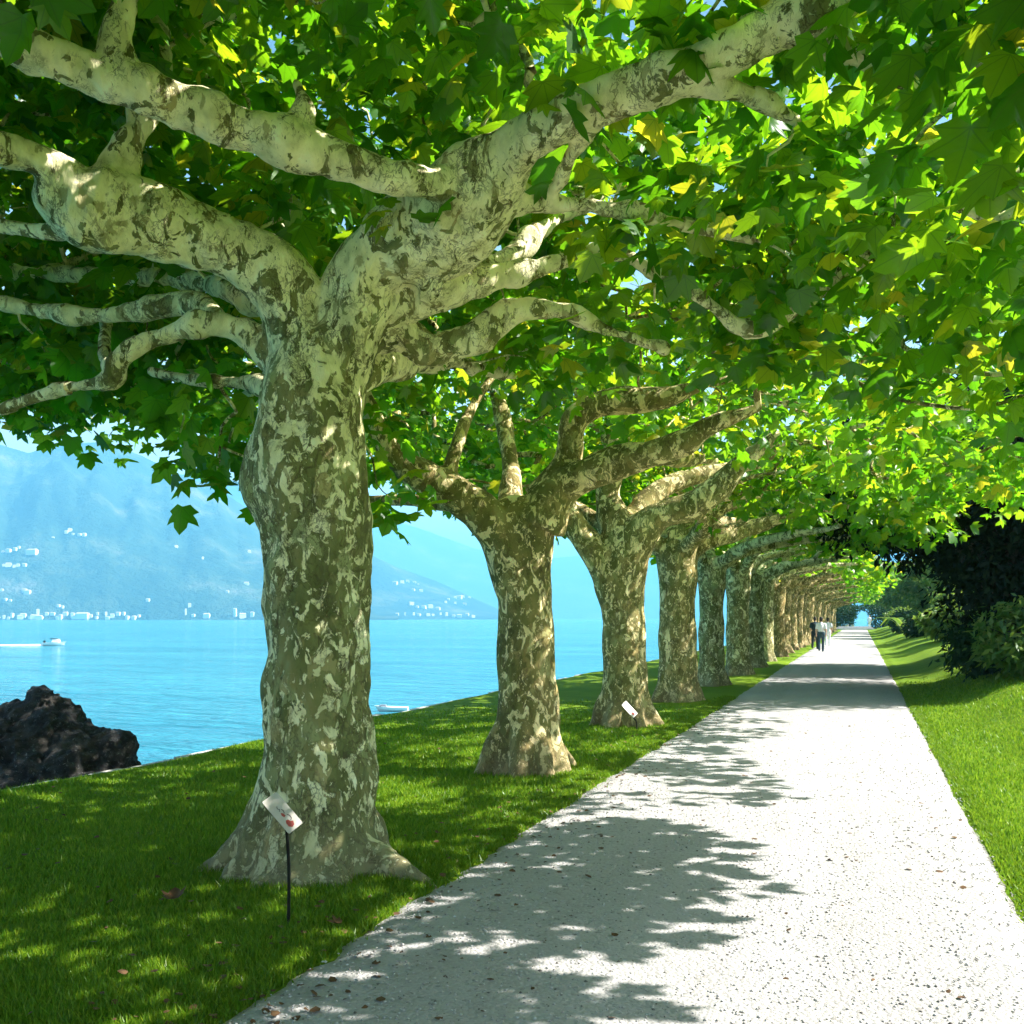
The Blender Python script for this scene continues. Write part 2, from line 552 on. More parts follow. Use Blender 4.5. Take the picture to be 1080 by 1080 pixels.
def ground_z(x, y):
    x = np.asarray(x, float); y = np.asarray(y, float)
    z = np.zeros(np.broadcast(x, y).shape)
    und = 0.025 * np.sin(x * 1.3 + 0.6 * np.sin(y * 0.5)) * np.cos(y * 0.83 + 1.0) + 0.018 * np.sin(x * 2.9 + y * 1.7)
    left = np.clip(PATH_L - x, 0, None)
    z = z + smooth(left / 0.25) * 0.03 + smooth(left / 1.5) * und * 0.7 - 0.030 * left
    right = np.clip(x - PATH_R, 0, None)
    rise = 0.25 * np.clip(right, 0, 4.6) + 0.07 * np.clip(right - 4.6, 0, 40)
    rise = rise * smooth(right / 1.6) * smooth((150 - y) / 30 + 0.3)
    z = z + smooth(right / 0.2) * 0.03 + rise + smooth(right / 1.5) * und
    onpath = (left <= 0) & (right <= 0)
    return np.where(onpath, -0.012, z)


def grid_mesh(name, xs, ys, zf):
    X, Y = np.meshgrid(xs, ys)
    V = np.stack([X, Y, zf(X, Y)], -1).reshape(-1, 3)
    nx, ny = len(xs), len(ys)
    i, j = np.meshgrid(np.arange(nx - 1), np.arange(ny - 1))
    a = (j * nx + i).ravel()
    return np_mesh(name, V, np.stack([a, a + 1, a + nx + 1, a + nx], -1), True)


def axis(*segs):
    out = [segs[0][0]]
    for a, b, st in segs:
        n = max(1, int(round((b - a) / st)))
        out += list(np.linspace(a, b, n + 1)[1:])
    return np.array(out)


def grass_ground():
    m, nt, out = mat("lawn")
    v = coords(nt)
    a = noise(nt, v, 1.1, 4)
    b = noise(nt, v, 14, 5, 0.7)
    c = noise(nt, coords(nt, "Object", (1, 1, 1)), 120, 3, 0.7)
    col = ramp(nt, a, [(0.3, (0.12, 0.225, 0.010)), (0.55, (0.18, 0.29, 0.014)), (0.75, (0.25, 0.33, 0.020))])
    col = mixc(nt, math_(nt, 'MULTIPLY', b, 0.6), col, (0.085, 0.15, 0.012))
    h = math_(nt, 'ADD', b, math_(nt, 'MULTIPLY', c, 0.8))
    principled(nt, out, col, 0.9, bump(nt, h, 0.5, 0.02), 0.1)
    return m


M['lawn'] = grass_ground()
xs = axis((SHORE_X - 0.05, -2.6, 0.18), (-2.6, -2.3, 0.05), (-2.3, 0.8, 0.5), (0.8, 1.2, 0.05), (1.2, 8, 0.25), (8, 40, 2), (40, 400, 30))
ys = axis((-60, -2, 4), (-2, 30, 0.3), (30, 180, 2.0))
lawn = link("ground", grid_mesh("ground", xs, ys, ground_z), M['lawn'])
tag(lawn, kind="structure")

def path_material():
    m, nt, out = mat("gravel path")
    v = coords(nt)
    big = noise(nt, v, 0.9, 4)
    lane = noise(nt, coords(nt, "Object", (1.6, 0.05, 1)), 1.4, 3)
    grit = noise(nt, v, 75, 4, 0.75)
    vor = N(nt, "ShaderNodeTexVoronoi", i_Scale=48.0); L(nt, v, vor.inputs["Vector"])
    sepc = nt.nodes.new("ShaderNodeSeparateColor"); L(nt, vor.outputs["Color"], sepc.inputs[0])
    col = ramp(nt, grit, [(0.26, (0.20, 0.19, 0.18)), (0.45, (0.39, 0.375, 0.365)), (0.72, (0.48, 0.465, 0.45))])
    st = ramp(nt, sepc.outputs[0], [(0, (0.44, 0.425, 0.415)), (0.5, (0.37, 0.355, 0.34)), (0.84, (0.47, 0.455, 0.44)), (0.975, (0.13, 0.12, 0.11))], 'CONSTANT')
    col = mixc(nt, 0.5, col, st)
    col = mixc(nt, ramp(nt, lane, [(0.4, (0, 0, 0)), (0.65, (0.55, 0.55, 0.55))]), col, (0.48, 0.465, 0.455))
    col = mixc(nt, ramp(nt, big, [(0.5, (0, 0, 0)), (0.75, (0.22, 0.22, 0.22))]), col, (0.34, 0.29, 0.235))
    h = math_(nt, 'ADD', grit, math_(nt, 'MULTIPLY', vor.outputs["Distance"], -1.2))
    principled(nt, out, col, 0.95, bump(nt, h, 0.6, 0.012), 0.1)
    return m


M['path'] = path_material()
pys = axis((-12, 0, 0.5), (0, 30, 0.06), (30, 141, 0.5))
cols = 26
V = []
for y in pys:
    el = PATH_L + 0.05 * mnoise.noise((0.3, y * 0.9, 0)) + 0.05 * mnoise.noise((4.3, y * 4.1, 0)) + 0.03 * mnoise.noise((7.3, y * 13, 0))
    er = PATH_R + 0.02 * mnoise.noise((9.3, y * 0.7, 0)) + 0.02 * mnoise.noise((2.3, y * 5.1, 0))
    for k in range(cols):
        t = k / (cols - 1)
        x = el * (1 - t) + er * t
        edge = min(t, 1 - t)
        V.append((x, y, 0.012 + 0.012 * math.sin(min(1, edge * 4) * math.pi / 2) + 0.006 * mnoise.noise((x * 1.5, y * 1.2, 3)) - (0.05 if k in (0, cols - 1) else 0)))
nx = cols
i, j = np.meshgrid(np.arange(nx - 1), np.arange(len(pys) - 1)); a = (j * nx + i).ravel()
path = link("path", np_mesh("path", V, np.stack([a, a + 1, a + nx + 1, a + nx], -1), True), M['path'])
tag(path, kind="structure")

# ------------------------------------------------------------------ lake
def water_material():
    m, nt, out = mat("lake water")
    v1 = coords(nt, "Object", (0.16, 0.5, 1))
    # waves run along the image: rotate the pattern with the shore wind
    mp = nt.nodes.new("ShaderNodeMapping"); mp.inputs['Rotation'].default_value = (0, 0, -YAW); mp.inputs['Scale'].default_value = (0.10, 0.5, 1)
    tc = nt.nodes.new("ShaderNodeTexCoord"); L(nt, tc.outputs["Object"], mp.inputs[0])
    a = noise(nt, mp.outputs[0], 1.6, 5, 0.6, 0.6)
    b = noise(nt, mp.outputs[0], 0.22, 4, 0.6, 0.4)
    c = noise(nt, mp.outputs[0], 9.0, 2, 0.5)
    h = math_(nt, 'ADD', math_(nt, 'MULTIPLY', a, 0.8), math_(nt, 'ADD', math_(nt, 'MULTIPLY', b, 1.4), math_(nt, 'MULTIPLY', c, 0.12)))
    col = ramp(nt, b, [(0.35, (0.03, 0.24, 0.33)), (0.65, (0.06, 0.34, 0.43))])
    p = principled(nt, out, col, 0.12, bump(nt, h, 1.0, 1.6), 0.5)
    p.inputs["IOR"].default_value = 1.33
    return m


M['water'] = water_material()
me = np_mesh("lake", [(-14000, -600, LAKE_Z), (9000, -600, LAKE_Z), (9000, 16000, LAKE_Z), (-14000, 16000, LAKE_Z)], [(0, 1, 2, 3)])
lake = link("lake", me, M['water']); tag(lake, kind="structure")

# ------------------------------------------------------------------ quay wall along the shore
mb = MB()
y = -12.0
while y < 150:
    ln = random.uniform(0.9, 1.6)
    dz = random.uniform(-0.015, 0.015); dx = random.uniform(-0.02, 0.02)
    zt = float(ground_z(SHORE_X + 0.1, y)) - 0.06 + dz
    mb.box((SHORE_X - 0.16 + dx, y + ln / 2, zt - 0.11), (0.42, ln - 0.02, 0.22))
    mb.box((SHORE_X - 0.20 + dx * 0.5, y + ln / 2, (zt - 0.225 - 3.45) / 2), (0.36, ln - 0.006, zt - 0.225 + 3.45))
    y += ln
qw = mb.build("quay_wall", M['wallstone'])
tag(qw, "low pale stone quay wall edging the lawn above the lake", "wall")

# ------------------------------------------------------------------ mountains across the lake
def silh(pts):
    p = np.array(pts, float)
    return lambda px: np.interp(px, p[:, 0], p[:, 1])


def fbm(x, y, o=5, seed=0.0):
    out = np.zeros(x.shape); amp = 1.0
    q = np.stack([x.ravel(), y.ravel()], -1)
    for k in range(o):
        out += amp * np.array([mnoise.noise((a * 2 ** k + seed, b * 2 ** k - seed, seed)) for a, b in q.tolist()]).reshape(x.shape)
        amp *= 0.5
    return out


class Mountain:
    def __init__(s, name, px0, px1, d0, d1, sil, seed, gully=0.22, nu=240, nv=46, m='forest'):
        s.d0, s.d1, s.sil, s.px0, s.px1 = d0, d1, sil, px0, px1
        u = np.linspace(px0, px1, nu); v = np.concatenate([np.linspace(0, 1, nv), np.linspace(1.06, 1.6, 8)])
        U, W = np.meshgrid(u, v)
        D = d0 + (d1 - d0) * W
        H = (HORIZON - sil(U)) / 1000.0 * d1 + EYE          # ridge height
        prof = np.where(W <= 1, np.clip(W, 0, 1) ** 0.85, 1 - (W - 1) * 1.3)
        g = fbm(U / 55.0, W * 1.4, 5, seed)
        ridge = 1 - np.abs(fbm(U / 70.0 + W * 1.6, W * 1.3, 5, seed + 9))
        Z = H * prof * (1 + gully * (0.9 * g + 0.35 * (ridge - 0.7)) * np.sin(np.clip(W, 0, 1) * math.pi) ** 0.8)
        Z = np.where(W == 0, 0, Z) + LAKE_Z - 0.4
        Z = np.where(W <= 0.001, LAKE_Z - 0.6, np.maximum(Z, LAKE_Z - 0.5 + 30 * W))
        base = at(540, HORIZON, 0.0)
        P = (FWD[None, None] + RGT[None, None] * ((U - 540) / 1000.0)[..., None]) * D[..., None]
        V = P.copy(); V[..., 2] = Z
        s.U, s.W, s.Z, s.D, s.u, s.v = U, W, Z, D, u, v
        n_u = len(u)
        i, j = np.meshgrid(np.arange(n_u - 1), np.arange(len(v) - 1)); a = (j * n_u + i).ravel()
        s.obj = link(name, np_mesh(name, V.reshape(-1, 3), np.stack([a, a + 1, a + n_u + 1, a + n_u], -1), True), M[m])
        tag(s.obj, kind="structure")

    def hit(s, px, py):
        """where the view ray through (px, py) meets the slope"""
        k = int(np.clip(np.searchsorted(s.u, px), 0, len(s.u) - 1))
        zz, dd = s.Z[:, k], s.D[:, k]
        sl = (HORIZON - py) / 1000.0
        for a in range(len(zz)):
            if zz[a] > EYE + sl * dd[a]:
                if a == 0: return at(px, py, dd[0]), dd[0]
                f0 = zz[a - 1] - (EYE + sl * dd[a - 1]); f1 = zz[a] - (EYE + sl * dd[a])
                t = -f0 / (f1 - f0 + 1e-9)
                d = dd[a - 1] + (dd[a] - dd[a - 1]) * t
                p = at(px, py, d); p[2] = zz[a - 1] + (zz[a] - zz[a - 1]) * t
                return p, d
        return None, None


def forest_material():
    m, nt, out = mat("forest slopes")
    v = coords(nt)
    a = noise(nt, v, 0.004, 6, 0.65)
    b = noise(nt, v, 0.03, 4, 0.7)
    col = ramp(nt, a, [(0.35, (0.018, 0.042, 0.028)), (0.5, (0.035, 0.068, 0.036)), (0.60, (0.09, 0.12, 0.06)), (0.72, (0.24, 0.22, 0.17))])
    col = mixc(nt, math_(nt, 'MULTIPLY', b, 0.6), col, (0.03, 0.06, 0.03))
    principled(nt, out, col, 0.95, bump(nt, b, 1.0, 20.0), 0.05)
    return m


M['forest'] = forest_material()
mtA = Mountain("mountain", -420, 420, 2500, 3700, silh([(-420, 380), (-200, 430), (-60, 462), (0, 468), (30, 477), (60, 468), (110, 465), (150, 480), (190, 500), (230, 515), (265, 538), (300, 556), (345, 590), (380, 630), (420, 660)]), 1.7)
mtB = Mountain("mountain", 300, 560, 3300, 4300, silh([(300, 520), (345, 555), (390, 584), (420, 598), (460, 612), (500, 630), (524, 641), (545, 655), (560, 660)]), 5.1, 0.12)
mtC = Mountain("mountain", -300, 1100, 6500, 8500, silh([(-300, 420), (60, 500), (200, 500), (330, 520), (400, 545), (440, 556), (500, 578), (560, 590), (620, 585), (700, 575), (800, 590), (950, 560), (1100, 540)]), 8.3, 0.10)

# houses on the far shore, each a thing of its own
def make_house(w, dp, h, rh):
    root = empty("house", (0, 0, 0))
    b = MB(); b.box((0, 0, h / 2 - 2), (w, dp, h + 4)); b.build("wall", M['house'], root)
    r = MB(); o = 0.6
    x, y_, z0, z1 = w / 2 + o, dp / 2 + o, h + 0.02, h + rh
    r.add([(-x, -y_, z0), (x, -y_, z0), (x, y_, z0), (-x, y_, z0), (-x * 0.8, 0, z1), (x * 0.8, 0, z1)],
          [(3, 2, 1, 0), (0, 1, 5, 4), (2, 3, 4, 5), (1, 2, 5), (3, 0, 4)])
    r.build("roof", M['roof'], root)
    return root



protos = [make_house(13, 10, 8, 3), make_house(20, 12, 10, 3.5), make_house(11, 9, 13, 2.5), make_house(34, 14, 11, 4), make_house(9, 9, 26, 3)]
used = set()
def put_house(kind, mt, px, py, label, group, s=1.0):
    p, d = mt.hit(px, py)
    if p is None: return
    k = kind
    o = protos[k] if k not in used else copy_tree(protos[k])
    used.add(k)
    o.location = Vector(p)
    o.rotation_euler = (0, 0, YAW + random.uniform(-0.5, 0.5))
    s *= 0.66
    o.scale = (s, s, s)
    tag(o, label, "house", group)


g1 = "houses of the village along the far shore at the left"
l1 = "pale house in the village strung along the far shore left of the big trunk"
for px in range(-30, 148, 5):
    put_house(random.choice([0, 1, 0, 2, 1]), mtA, px + random.uniform(-2, 2), random.choice([652.6, 652.2, 650.5, 648.5]), l1, g1, random.uniform(0.7, 1.25))
put_house(3, mtA, 87, 651.6, "long white lakeside block, broadest building of the left shore village", None, 1.5)
put_house(4, mtA, 40, 650.5, "white church tower rising over the left shore village", None, 1.1)
g2 = "pale houses scattered on the slope above the left village"
l2 = "small pale house high on the hazy slope above the left shore village"
for px, py in ((3, 583), (9, 582), (16, 580), (20, 578), (4, 597), (9, 597), (15, 598), (19, 597), (26, 597), (70, 562), (74, 560), (77, 564), (84, 565), (89, 565), (2, 623), (6, 633), (11, 634), (26, 624), (29, 626), (62, 640), (66, 641), (56, 568)):
    put_house(random.choice([0, 1, 0]), mtA, px, py, l2, g2, random.uniform(0.7, 1.2))
put_house(3, mtA, 34, 584, "broad pale building on the slope, largest of the upper hamlet at the left", None, 1.5)
g3 = "buildings at the foot of the cliff left of the big trunk"
l3 = "pale building on the far shore close to the big trunk's left side"
for px, py, k in ((196, 648, 4), (200, 640, 2), (204, 650, 0), (218, 651, 1), (248, 650, 4), (266, 650, 2), (256, 651, 1), (214, 590, 2), (260, 617, 1), (156, 634, 0), (186, 578, 0), (240, 625, 0), (263, 583, 0)):
    put_house(k, mtA, px, py, l3, g3, random.uniform(0.8, 1.4))
g4 = "houses of the village on the hill between the first two trunks"
l4 = "pale house on the hazy hill seen between the first and second trunks"
for k in range(16):
    put_house(random.choice([0, 1, 2]), mtB, 392 + k * 7.2 + random.uniform(-2, 2), random.uniform(648.5, 652), l4, g4, random.uniform(0.8, 1.5))
for px, py in ((424, 615), (430, 614), (437, 615), (441, 617), (436, 623), (444, 624), (434, 638), (440, 641), (447, 642), (454, 641), (462, 643), (473, 633), (480, 631), (488, 630), (495, 631), (470, 636), (480, 637), (490, 638), (417, 616)):
    put_house(random.choice([0, 1, 1]), mtB, px, py, l4, g4, random.uniform(0.9, 1.5))
put_house(3, mtB, 484, 631, "longest white building on the hill between the first two trunks", None, 1.2)

# ------------------------------------------------------------------ haze
hm, nt, out = mat("lake haze")
pv = nt.nodes.new("ShaderNodeVolumePrincipled")
pv.inputs["Color"].default_value = (0.21, 0.59, 0.86, 1)
pv.inputs["Density"].default_value = 2.6e-4
pv.inputs["Anisotropy"].default_value = 0.1
L(nt, pv.outputs[0], out.inputs["Volume"])
mb = MB(); mb.box((-1500, 6500, (LAKE_Z - 1.6 + 800) / 2 + (LAKE_Z - 1.6) / 2), (21000, 15000, 800 - LAKE_Z))
hz = mb.build("haze", hm); tag(hz, kind="stuff")

# ------------------------------------------------------------------ leaves
half = [(0.00, 0.03), (0.22, -0.08), (0.34, 0.02), (0.50, 0.12), (0.36, 0.27), (0.47, 0.40), (0.55, 0.60), (0.38, 0.57), (0.25, 0.56), (0.22, 0.74)]
outline = half + [(0.0, 1.0)] + [(-x, y) for x, y in half[:0:-1]]
LEAF_V = np.array([(0, 0.34, 0.035)] + [(x, y, -0.62 * x * x - 0.10 * abs(x) - 0.20 * (y - 0.25) ** 2) for x, y in outline])
LEAF_F = np.array([(0, 1 + i, 1 + (i + 1) % len(outline)) for i in range(len(outline))])
s_out = [(0, 0), (0.42, 0.2), (0.4, 0.6), (0, 1.0), (-0.4, 0.6), (-0.42, 0.2)]
LEAFS_V = np.array([(x, y, -0.22 * abs(x) - 0.14 * y * y) for x, y in s_out])
LEAFS_F = np.array([(0, 1, 2), (0, 2, 3), (0, 3, 4), (0, 4, 5)])
o_out = [(0, 0), (0.2, 0.45), (0, 1.0), (-0.2, 0.45)]
LEAFO_V = np.array([(x, y, -0.3 * abs(x) - 0.1 * y * y) for x, y in o_out])
LEAFO_F = np.array([(0, 1, 2), (0, 2, 3)])


def leaf_arrays(pos, size, tmpl, faces, droop=(32, 24), tilt=0.35, rng=RNG, yaw=None):
    n = len(pos)
    phi = rng.uniform(0, 2 * math.pi, n) if yaw is None else yaw
    a = np.radians(rng.normal(droop[0], droop[1], n))
    d = np.stack([np.cos(phi) * np.cos(a), np.sin(phi) * np.cos(a), -np.sin(a)], -1)
    up = np.array([0, 0, 1.0]) + rng.normal(0, tilt, (n, 3))
    s = np.cross(d, up); s /= np.linalg.norm(s, axis=1)[:, None] + 1e-9
    nn = np.cross(s, d)
    T = tmpl[None] * size[:, None, None]
    T = T * np.stack([rng.uniform(0.85, 1.15, n), np.ones(n), rng.uniform(-0.3, 2.0, n)], -1)[:, None, :]
    V = pos[:, None] + T[..., 0:1] * s[:, None] + T[..., 1:2] * d[:, None] + T[..., 2:3] * nn[:, None]
    k = len(tmpl)
    Fc = faces[None] + (np.arange(n) * k)[:, None, None]
    return V.reshape(-1, 3), Fc.reshape(-1, 3)


def clump_leaves(cl, rad, per, smin, smax, tmpl, faces, flat=0.7, rng=RNG, **kw):
    n = len(cl) * per
    dirs = rng.normal(0, 1, (n, 3)); dirs /= np.linalg.norm(dirs, axis=1)[:, None]
    rr = rng.uniform(0, 1, n) ** 0.45
    base = np.repeat(cl, per, 0)
    r = np.repeat(rad, per) if hasattr(rad, '__len__') else rad
    off = dirs * (rr * r)[:, None]
    off[:, 2] *= flat
    yaw = np.arctan2(off[:, 1], off[:, 0]) + rng.normal(0, 0.9, n)
    return leaf_arrays(base + off, rng.uniform(smin, smax, n), tmpl, faces, rng=rng, yaw=yaw, **kw)


# ------------------------------------------------------------------ plane trees
def limb_px(pts, base):
    """traced limb: (px, py, depth, radius in px) -> local x,y,z,r"""
    out = []
    for px, py, d, r in pts:
        p = at(px, py, d) - base
        out.append((p[0], p[1], p[2], r * d / 1000.0))
    return out


def wiggle_limb(rng, start, ang, length, r0, r1, rise, n=6, wob=0.22):
    pts = [(*start, r0)]
    p = np.array(start, float); a = ang
    for i in range(1, n + 1):
        t = i / n
        a += rng.normal(0, wob)
        st = length / n
        up = rise * (0.62 ** i) * 1.7 + rng.normal(0, 0.06)
        p = p + np.array([math.cos(a) * st, math.sin(a) * st, up * st / (length / n) / n * 2])
        kn = 1.25 if (i in (2, 4) and rng.random() < 0.6) else 1.0
        pts.append((*p, (r0 + (r1 - r0) * t) * kn))
    return pts


def generic_limbs(rng, fork, r, n=5, skip=None, reach=(3.2, 4.6)):
    limbs = []
    a0 = rng.uniform(0, 6.28)
    for k in range(n):
        ang = a0 + k * 2 * math.pi / n + rng.normal(0, 0.2)
        ca = abs(math.cos(ang))
        ln = (0.62 + 0.38 * ca) * rng.uniform(*reach)
        lb = wiggle_limb(rng, (0.12 * math.cos(ang), 0.12 * math.sin(ang), fork - 0.15), ang, ln, r * rng.uniform(0.45, 0.6), 0.045, rng.uniform(0.75, 1.15))
        limbs.append(lb)
        for q in (2, 3, 4):
            if rng.random() < 0.8:
                s = lb[q]
                limbs.append(wiggle_limb(rng, s[:3], ang + rng.choice([-1, 1]) * rng.uniform(0.5, 1.1), rng.uniform(1.2, 2.2), s[3] * 0.62, 0.022, rng.uniform(0.2, 0.7), 4))
    return limbs


def trunk_profile(fork, prof, wob, rng):
    """vertical trunk: prof = [(z, radius)]"""
    pts = []
    for z, r in prof:
        pts.append((wob * mnoise.noise((z * 0.7, 1.3, r)), wob * mnoise.noise((z * 0.7, 7.3, r)), z, r))
    return pts


def plane_tree(loc, limbs, prof, clumps, per, leaf, sizes, voxel, lump, seed, bark='bark', roots=(), twig_n=5, crad=(0.42, 0.62)):
    rng = np.random.default_rng(seed)
    root = empty("plane_tree", loc)
    mb = MB()
    tp = catmull(prof, 0.06)
    mb.tube(tp[:, :3], tp[:, 3], 28)
    skel = []
    for lb in list(limbs) + list(roots):
        c = catmull(lb, 0.05)
        mb.tube(c[:, :3], c[:, 3], 14)
        e = c[-1]
        mb.add(*ball_arrays(e[:3], e[3] * 1.02, 6))
    for lb in limbs:
        skel.append(catmull(lb, 0.15))
    skel = np.vstack(skel)
    me = fuse(mb, voxel, 5, "trunk")
    lumps(me, lump)
    # twigs that carry the leaf clumps
    tv, tf = [], []
    nb = 0
    for lb in limbs:
        c = catmull(lb, 0.08)
        thin = np.where(c[:, 3] < 2.6 * voxel)[0]
        if len(thin) and len(c) - thin[0] > 2:
            seg = c[max(0, thin[0] - 1):]
            v, f = tube_arrays(seg[:, :3], np.maximum(seg[:, 3], 0.006), 7, False)
            tv.append(v); tf += [tuple(nb + q for q in ff) for ff in f]
            nb += len(v)
    mask = skel[:, 3] < 0.2
    sk = skel[mask] if mask.any() else skel
    # each clump grows from the nearest limb or from a clump that is already carried
    W3 = np.array([1, 1, 1.3])
    d0 = np.array([np.min(np.linalg.norm((sk[:, :3] - c) * W3, axis=1)) for c in clumps])
    order = np.argsort(d0)
    nodes = [sk[:, :3]]; own = [np.full(len(sk), -1)]
    parent = np.full(len(clumps), -1); start = np.zeros((len(clumps), 3)); srad = np.full(len(clumps), 0.05)
    P_all = sk[:, :3]; O_all = np.full(len(sk), -1); Rr = sk[:, 3]
    for ci in order:
        c = clumps[ci]
        w = np.linalg.norm((P_all - c) * W3, axis=1)
        i = int(np.argmin(w))
        parent[ci] = O_all[i]; start[ci] = P_all[i]
        if O_all[i] < 0: srad[ci] = Rr[i]
        a_, b_ = P_all[i], c
        extra = np.stack([a_ + (b_ - a_) * t for t in (0.6, 1.0)])
        P_all = np.vstack([P_all, extra]); O_all = np.concatenate([O_all, [ci, ci]]); Rr = np.concatenate([Rr, [0, 0]])
    cnt = np.ones(len(clumps))
    for ci in order[::-1]:
        if parent[ci] >= 0: cnt[parent[ci]] += cnt[ci]
    for ci in order:
        c = clumps[ci]; s0 = start[ci]
        r0 = min(srad[ci] * 0.8, 0.0045 + 0.0065 * math.sqrt(cnt[ci]))
        ln = np.linalg.norm(c - s0)
        mid1 = s0 + (c - s0) * 0.35 + rng.normal(0, 0.07 * ln, 3); mid2 = s0 + (c - s0) * 0.7 + rng.normal(0, 0.09 * ln, 3)
        r1 = max(0.004, r0 * (0.8 if cnt[ci] > 1 else 0.35))
        cc = catmull([(*s0, r0), (*mid1, r0 * 0.95), (*mid2, (r0 + r1) / 2), (*c, r1)], 0.2)
        v, f = tube_arrays(cc[:, :3], cc[:, 3], twig_n, False)
        tv.append(v); tf += [tuple(nb + q for q in ff) for ff in f]
        nb += len(v)
    if tv:
        join_arrays(me, np.vstack(tv).tolist(), tf, "trunk")
    link("trunk", me, M[bark], root)
    rad = rng.uniform(crad[0], crad[1], len(clumps))
    V, Fc = clump_leaves(clumps, rad, per, sizes[0], sizes[1], leaf[0], leaf[1], rng=rng)
    cm_ = np_mesh("crown", V, Fc, leaf is LOBED)
    uv = cm_.uv_layers.new(name="leaf")
    nper = len(leaf[0])
    luv = leaf[0][(Fc.ravel() % nper)][:, :2].astype(np.float32)
    uv.data.foreach_set("uv", luv.ravel())
    link("crown", cm_, M['leaf'], root)
    return root


LOBED = (LEAF_V, LEAF_F)
SIMPLE = (LEAFS_V, LEAFS_F)


def crown_clumps(rng, x0, x1, y0, y1, zb, zt, step=0.72, layers=3, keep=1.0):
    out = []
    for x in np.arange(x0, x1, step):
        for y in np.arange(y0, y1, step):
            for k in range(layers):
                if rng.random() > keep * (0.68 if 0.3 < x < 4.5 else (0.55 if x > 4.5 else 1.0)): continue
                X = x + rng.uniform(-.45, .45); Y = y + rng.uniform(-.45, .45)
                b, t = zb(X, Y), zt(X, Y)
                if t <= b: continue
                z = b + (t - b) * (k + rng.uniform(0, 1)) / layers
                out.append((X, Y, z))
    return np.array(out)


TX = -3.40
TY = [1.1, 5.47, 9.72, 14.30, 19.0]
y = 19.0
while y < 128:
    y += 4.55
    TY.append(y)


def zt_std(x, y):
    return 6.2 - 0.05 * x * x - 0.055 * max(0, x) ** 2


def zt_wide(x, y):
    return max(zt_std(x, y), 4.1 if x > 3 else 0)


def zb_std(x, y):
    r = math.hypot(x, y)
    b = 3.55 + 0.35 * math.exp(-(r / 1.4) ** 2)
    b -= 0.12 * max(0, min(x, 4.5) - 2.8)
    b += 1.0 * float(smooth((-x - 2.2) / 1.2))
    return b


LOBED = (LEAF_V, LEAF_F)
SIMPLE = (LEAFS_V, LEAFS_F)

